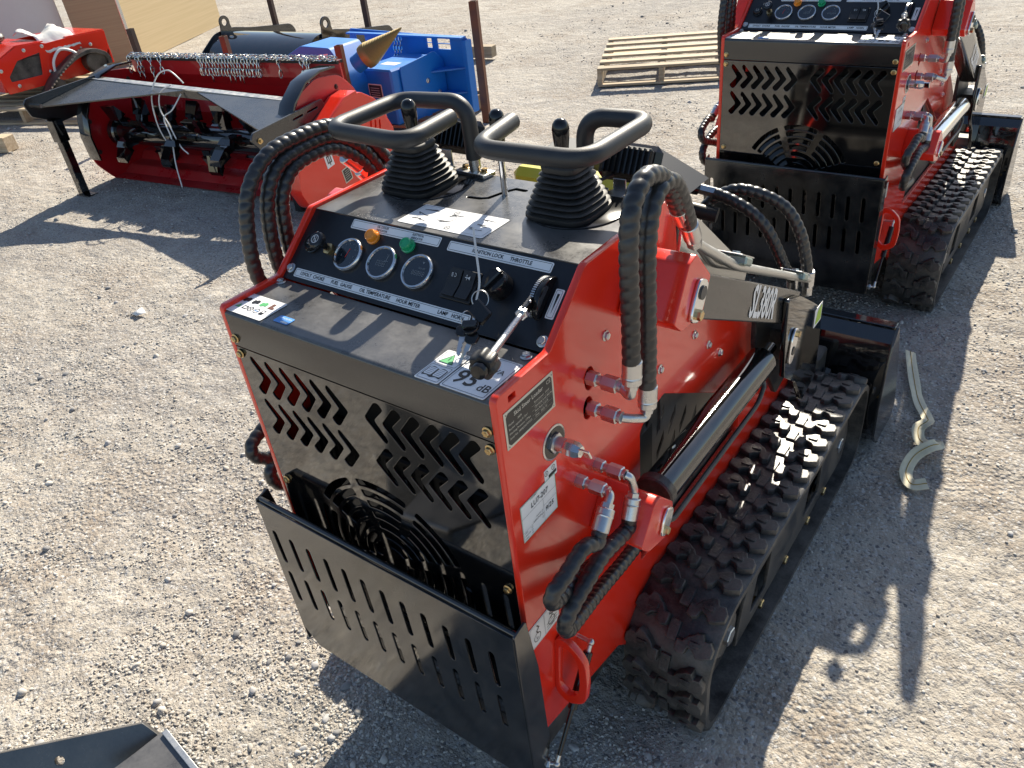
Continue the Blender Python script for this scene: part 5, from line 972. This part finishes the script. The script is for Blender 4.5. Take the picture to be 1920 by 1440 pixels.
# ---- foreground black steel part
t = thing('steel_bracket', 'black welded steel bracket with a round hole poking in at bottom left', 'bracket', (-.47, -.37, 0), 0)
U = Vector((-.201, -.205, 0)).normalized(); g = G(); T = frame((0, 0, .20), -U, Vector((-.35, .35, 1)).normalized()); T = frame((0, 0, .20), (.70, .714, 0), Vector((-.42, .41, .81)))
g.shape([roundpoly([(-.55, 0), (0, 0), (.045, -.050), (.045, -.26), (-.55, -.26)], .003), circ(-.172, -.040, .0095, 18)], .012, 'blackdust', T, bevel=.001); g.build('side_web', t)
g = G(); g.shape([roundpoly([(.052, .012), (.20, -.005), (.30, -.16), (.02, -.20), (.045, -.050)], .004)], .014, 'blackdust', Matrix.Translation((0, 0, .192)), bevel=.002); g.shape([roundpoly([(.060, .006), (.20, -.010), (.21, .0), (.060, .018)], .002)], .006, 'steel', Matrix.Translation((0, 0, .203)), bevel=.001); g.build('top_flange', t)
# ---- webbing strap
def ribbon(pts, wd, m, nrm):
    P = smooth_path(pts, .008); g = G(); rg = []
    for i, p in enumerate(P):
        t_ = (P[min(i + 1, len(P) - 1)] - P[max(0, i - 1)]).normalized(); q = i / (len(P) - 1) * (len(nrm) - 1); a = min(int(q), len(nrm) - 2); nn = (Vector(nrm[a]) * (1 - (q - a)) + Vector(nrm[a + 1]) * (q - a)); s = t_.cross(nn).normalized(); nn = s.cross(t_).normalized()
        rg.append([p + s * (wd * k) + nn * h for k, h in ((-.5, 0), (-.25, .0006), (-.2, 0), (.2, 0), (.25, .0006), (.5, 0), (.5, -.0018), (-.5, -.0018))])
    n = len(rg[0]); g.rings(rg, m); return g
m, N, L, b = nm('strap_webbing'); b.inputs['Base Color'].default_value = (.50, .45, .25, 1); b.inputs['Roughness'].default_value = .8; tc = N.new('ShaderNodeTexCoord'); nz = N.new('ShaderNodeTexNoise'); nz.inputs['Scale'].default_value = 60; L.new(tc.outputs['Object'], nz.inputs['Vector']); mx = N.new('ShaderNodeMix'); mx.data_type = 'RGBA'; mx.inputs[6].default_value = (.66, .59, .40, 1); mx.inputs[7].default_value = (.80, .74, .55, 1); L.new(nz.outputs[0], mx.inputs[0]); L.new(mx.outputs[2], b.inputs['Base Color']); M['strap'] = m
M['stripe'] = mat('strap_stripe', (.42, .28, .06), .8)
SP = [(.464, 2.005, .022), (.50, 1.887, .020), (.55, 1.743, .016), (.596, 1.650, .020), (.606, 1.600, .040), (.590, 1.570, .030), (.603, 1.53, .018), (.632, 1.505, .024), (.660, 1.488, .050), (.642, 1.460, .056), (.612, 1.425, .034), (.606, 1.365, .016), (.632, 1.318, .016), (.668, 1.336, .020)]
NR = [(.3, .1, 1), (.3, .1, 1), (.2, -.1, 1), (.1, .1, 1), (0, .8, .8), (0, .1, 1), (0, .1, 1), (0, .3, 1), (.3, -.5, .9), (.2, -.4, 1), (.3, -.3, 1), (.4, -.2, 1), (.1, -.2, 1), (0, -.3, 1)]
g = ribbon(SP, .036, 'strap', NR); g2 = ribbon([(x, y, z + .0009) for x, y, z in SP], .0022, 'stripe', NR)
g.add(g2.v, g2.f, 'stripe'); o = g.build('webbing_strap', ang=60); tag(o, 'cream woven webbing strap curled on the gravel beside the nearer loader bucket', 'strap', kind=None)
g = G(); g.add([(-.03, -.02, .004), (.03, -.025, .012), (.035, .02, .006), (-.01, .03, .018), (-.035, .015, .003), (0, 0, .02)], [(0, 1, 5), (1, 2, 5), (2, 3, 5), (3, 4, 5), (4, 0, 5)], 'whiteplastic'); o = g.build('paper_scrap'); o.location = (-2.59, .865, .008); o.modifiers.new('thick', 'SOLIDIFY').thickness = .002; tag(o, 'crumpled white paper scrap lying alone on the dirt at left', 'paper')
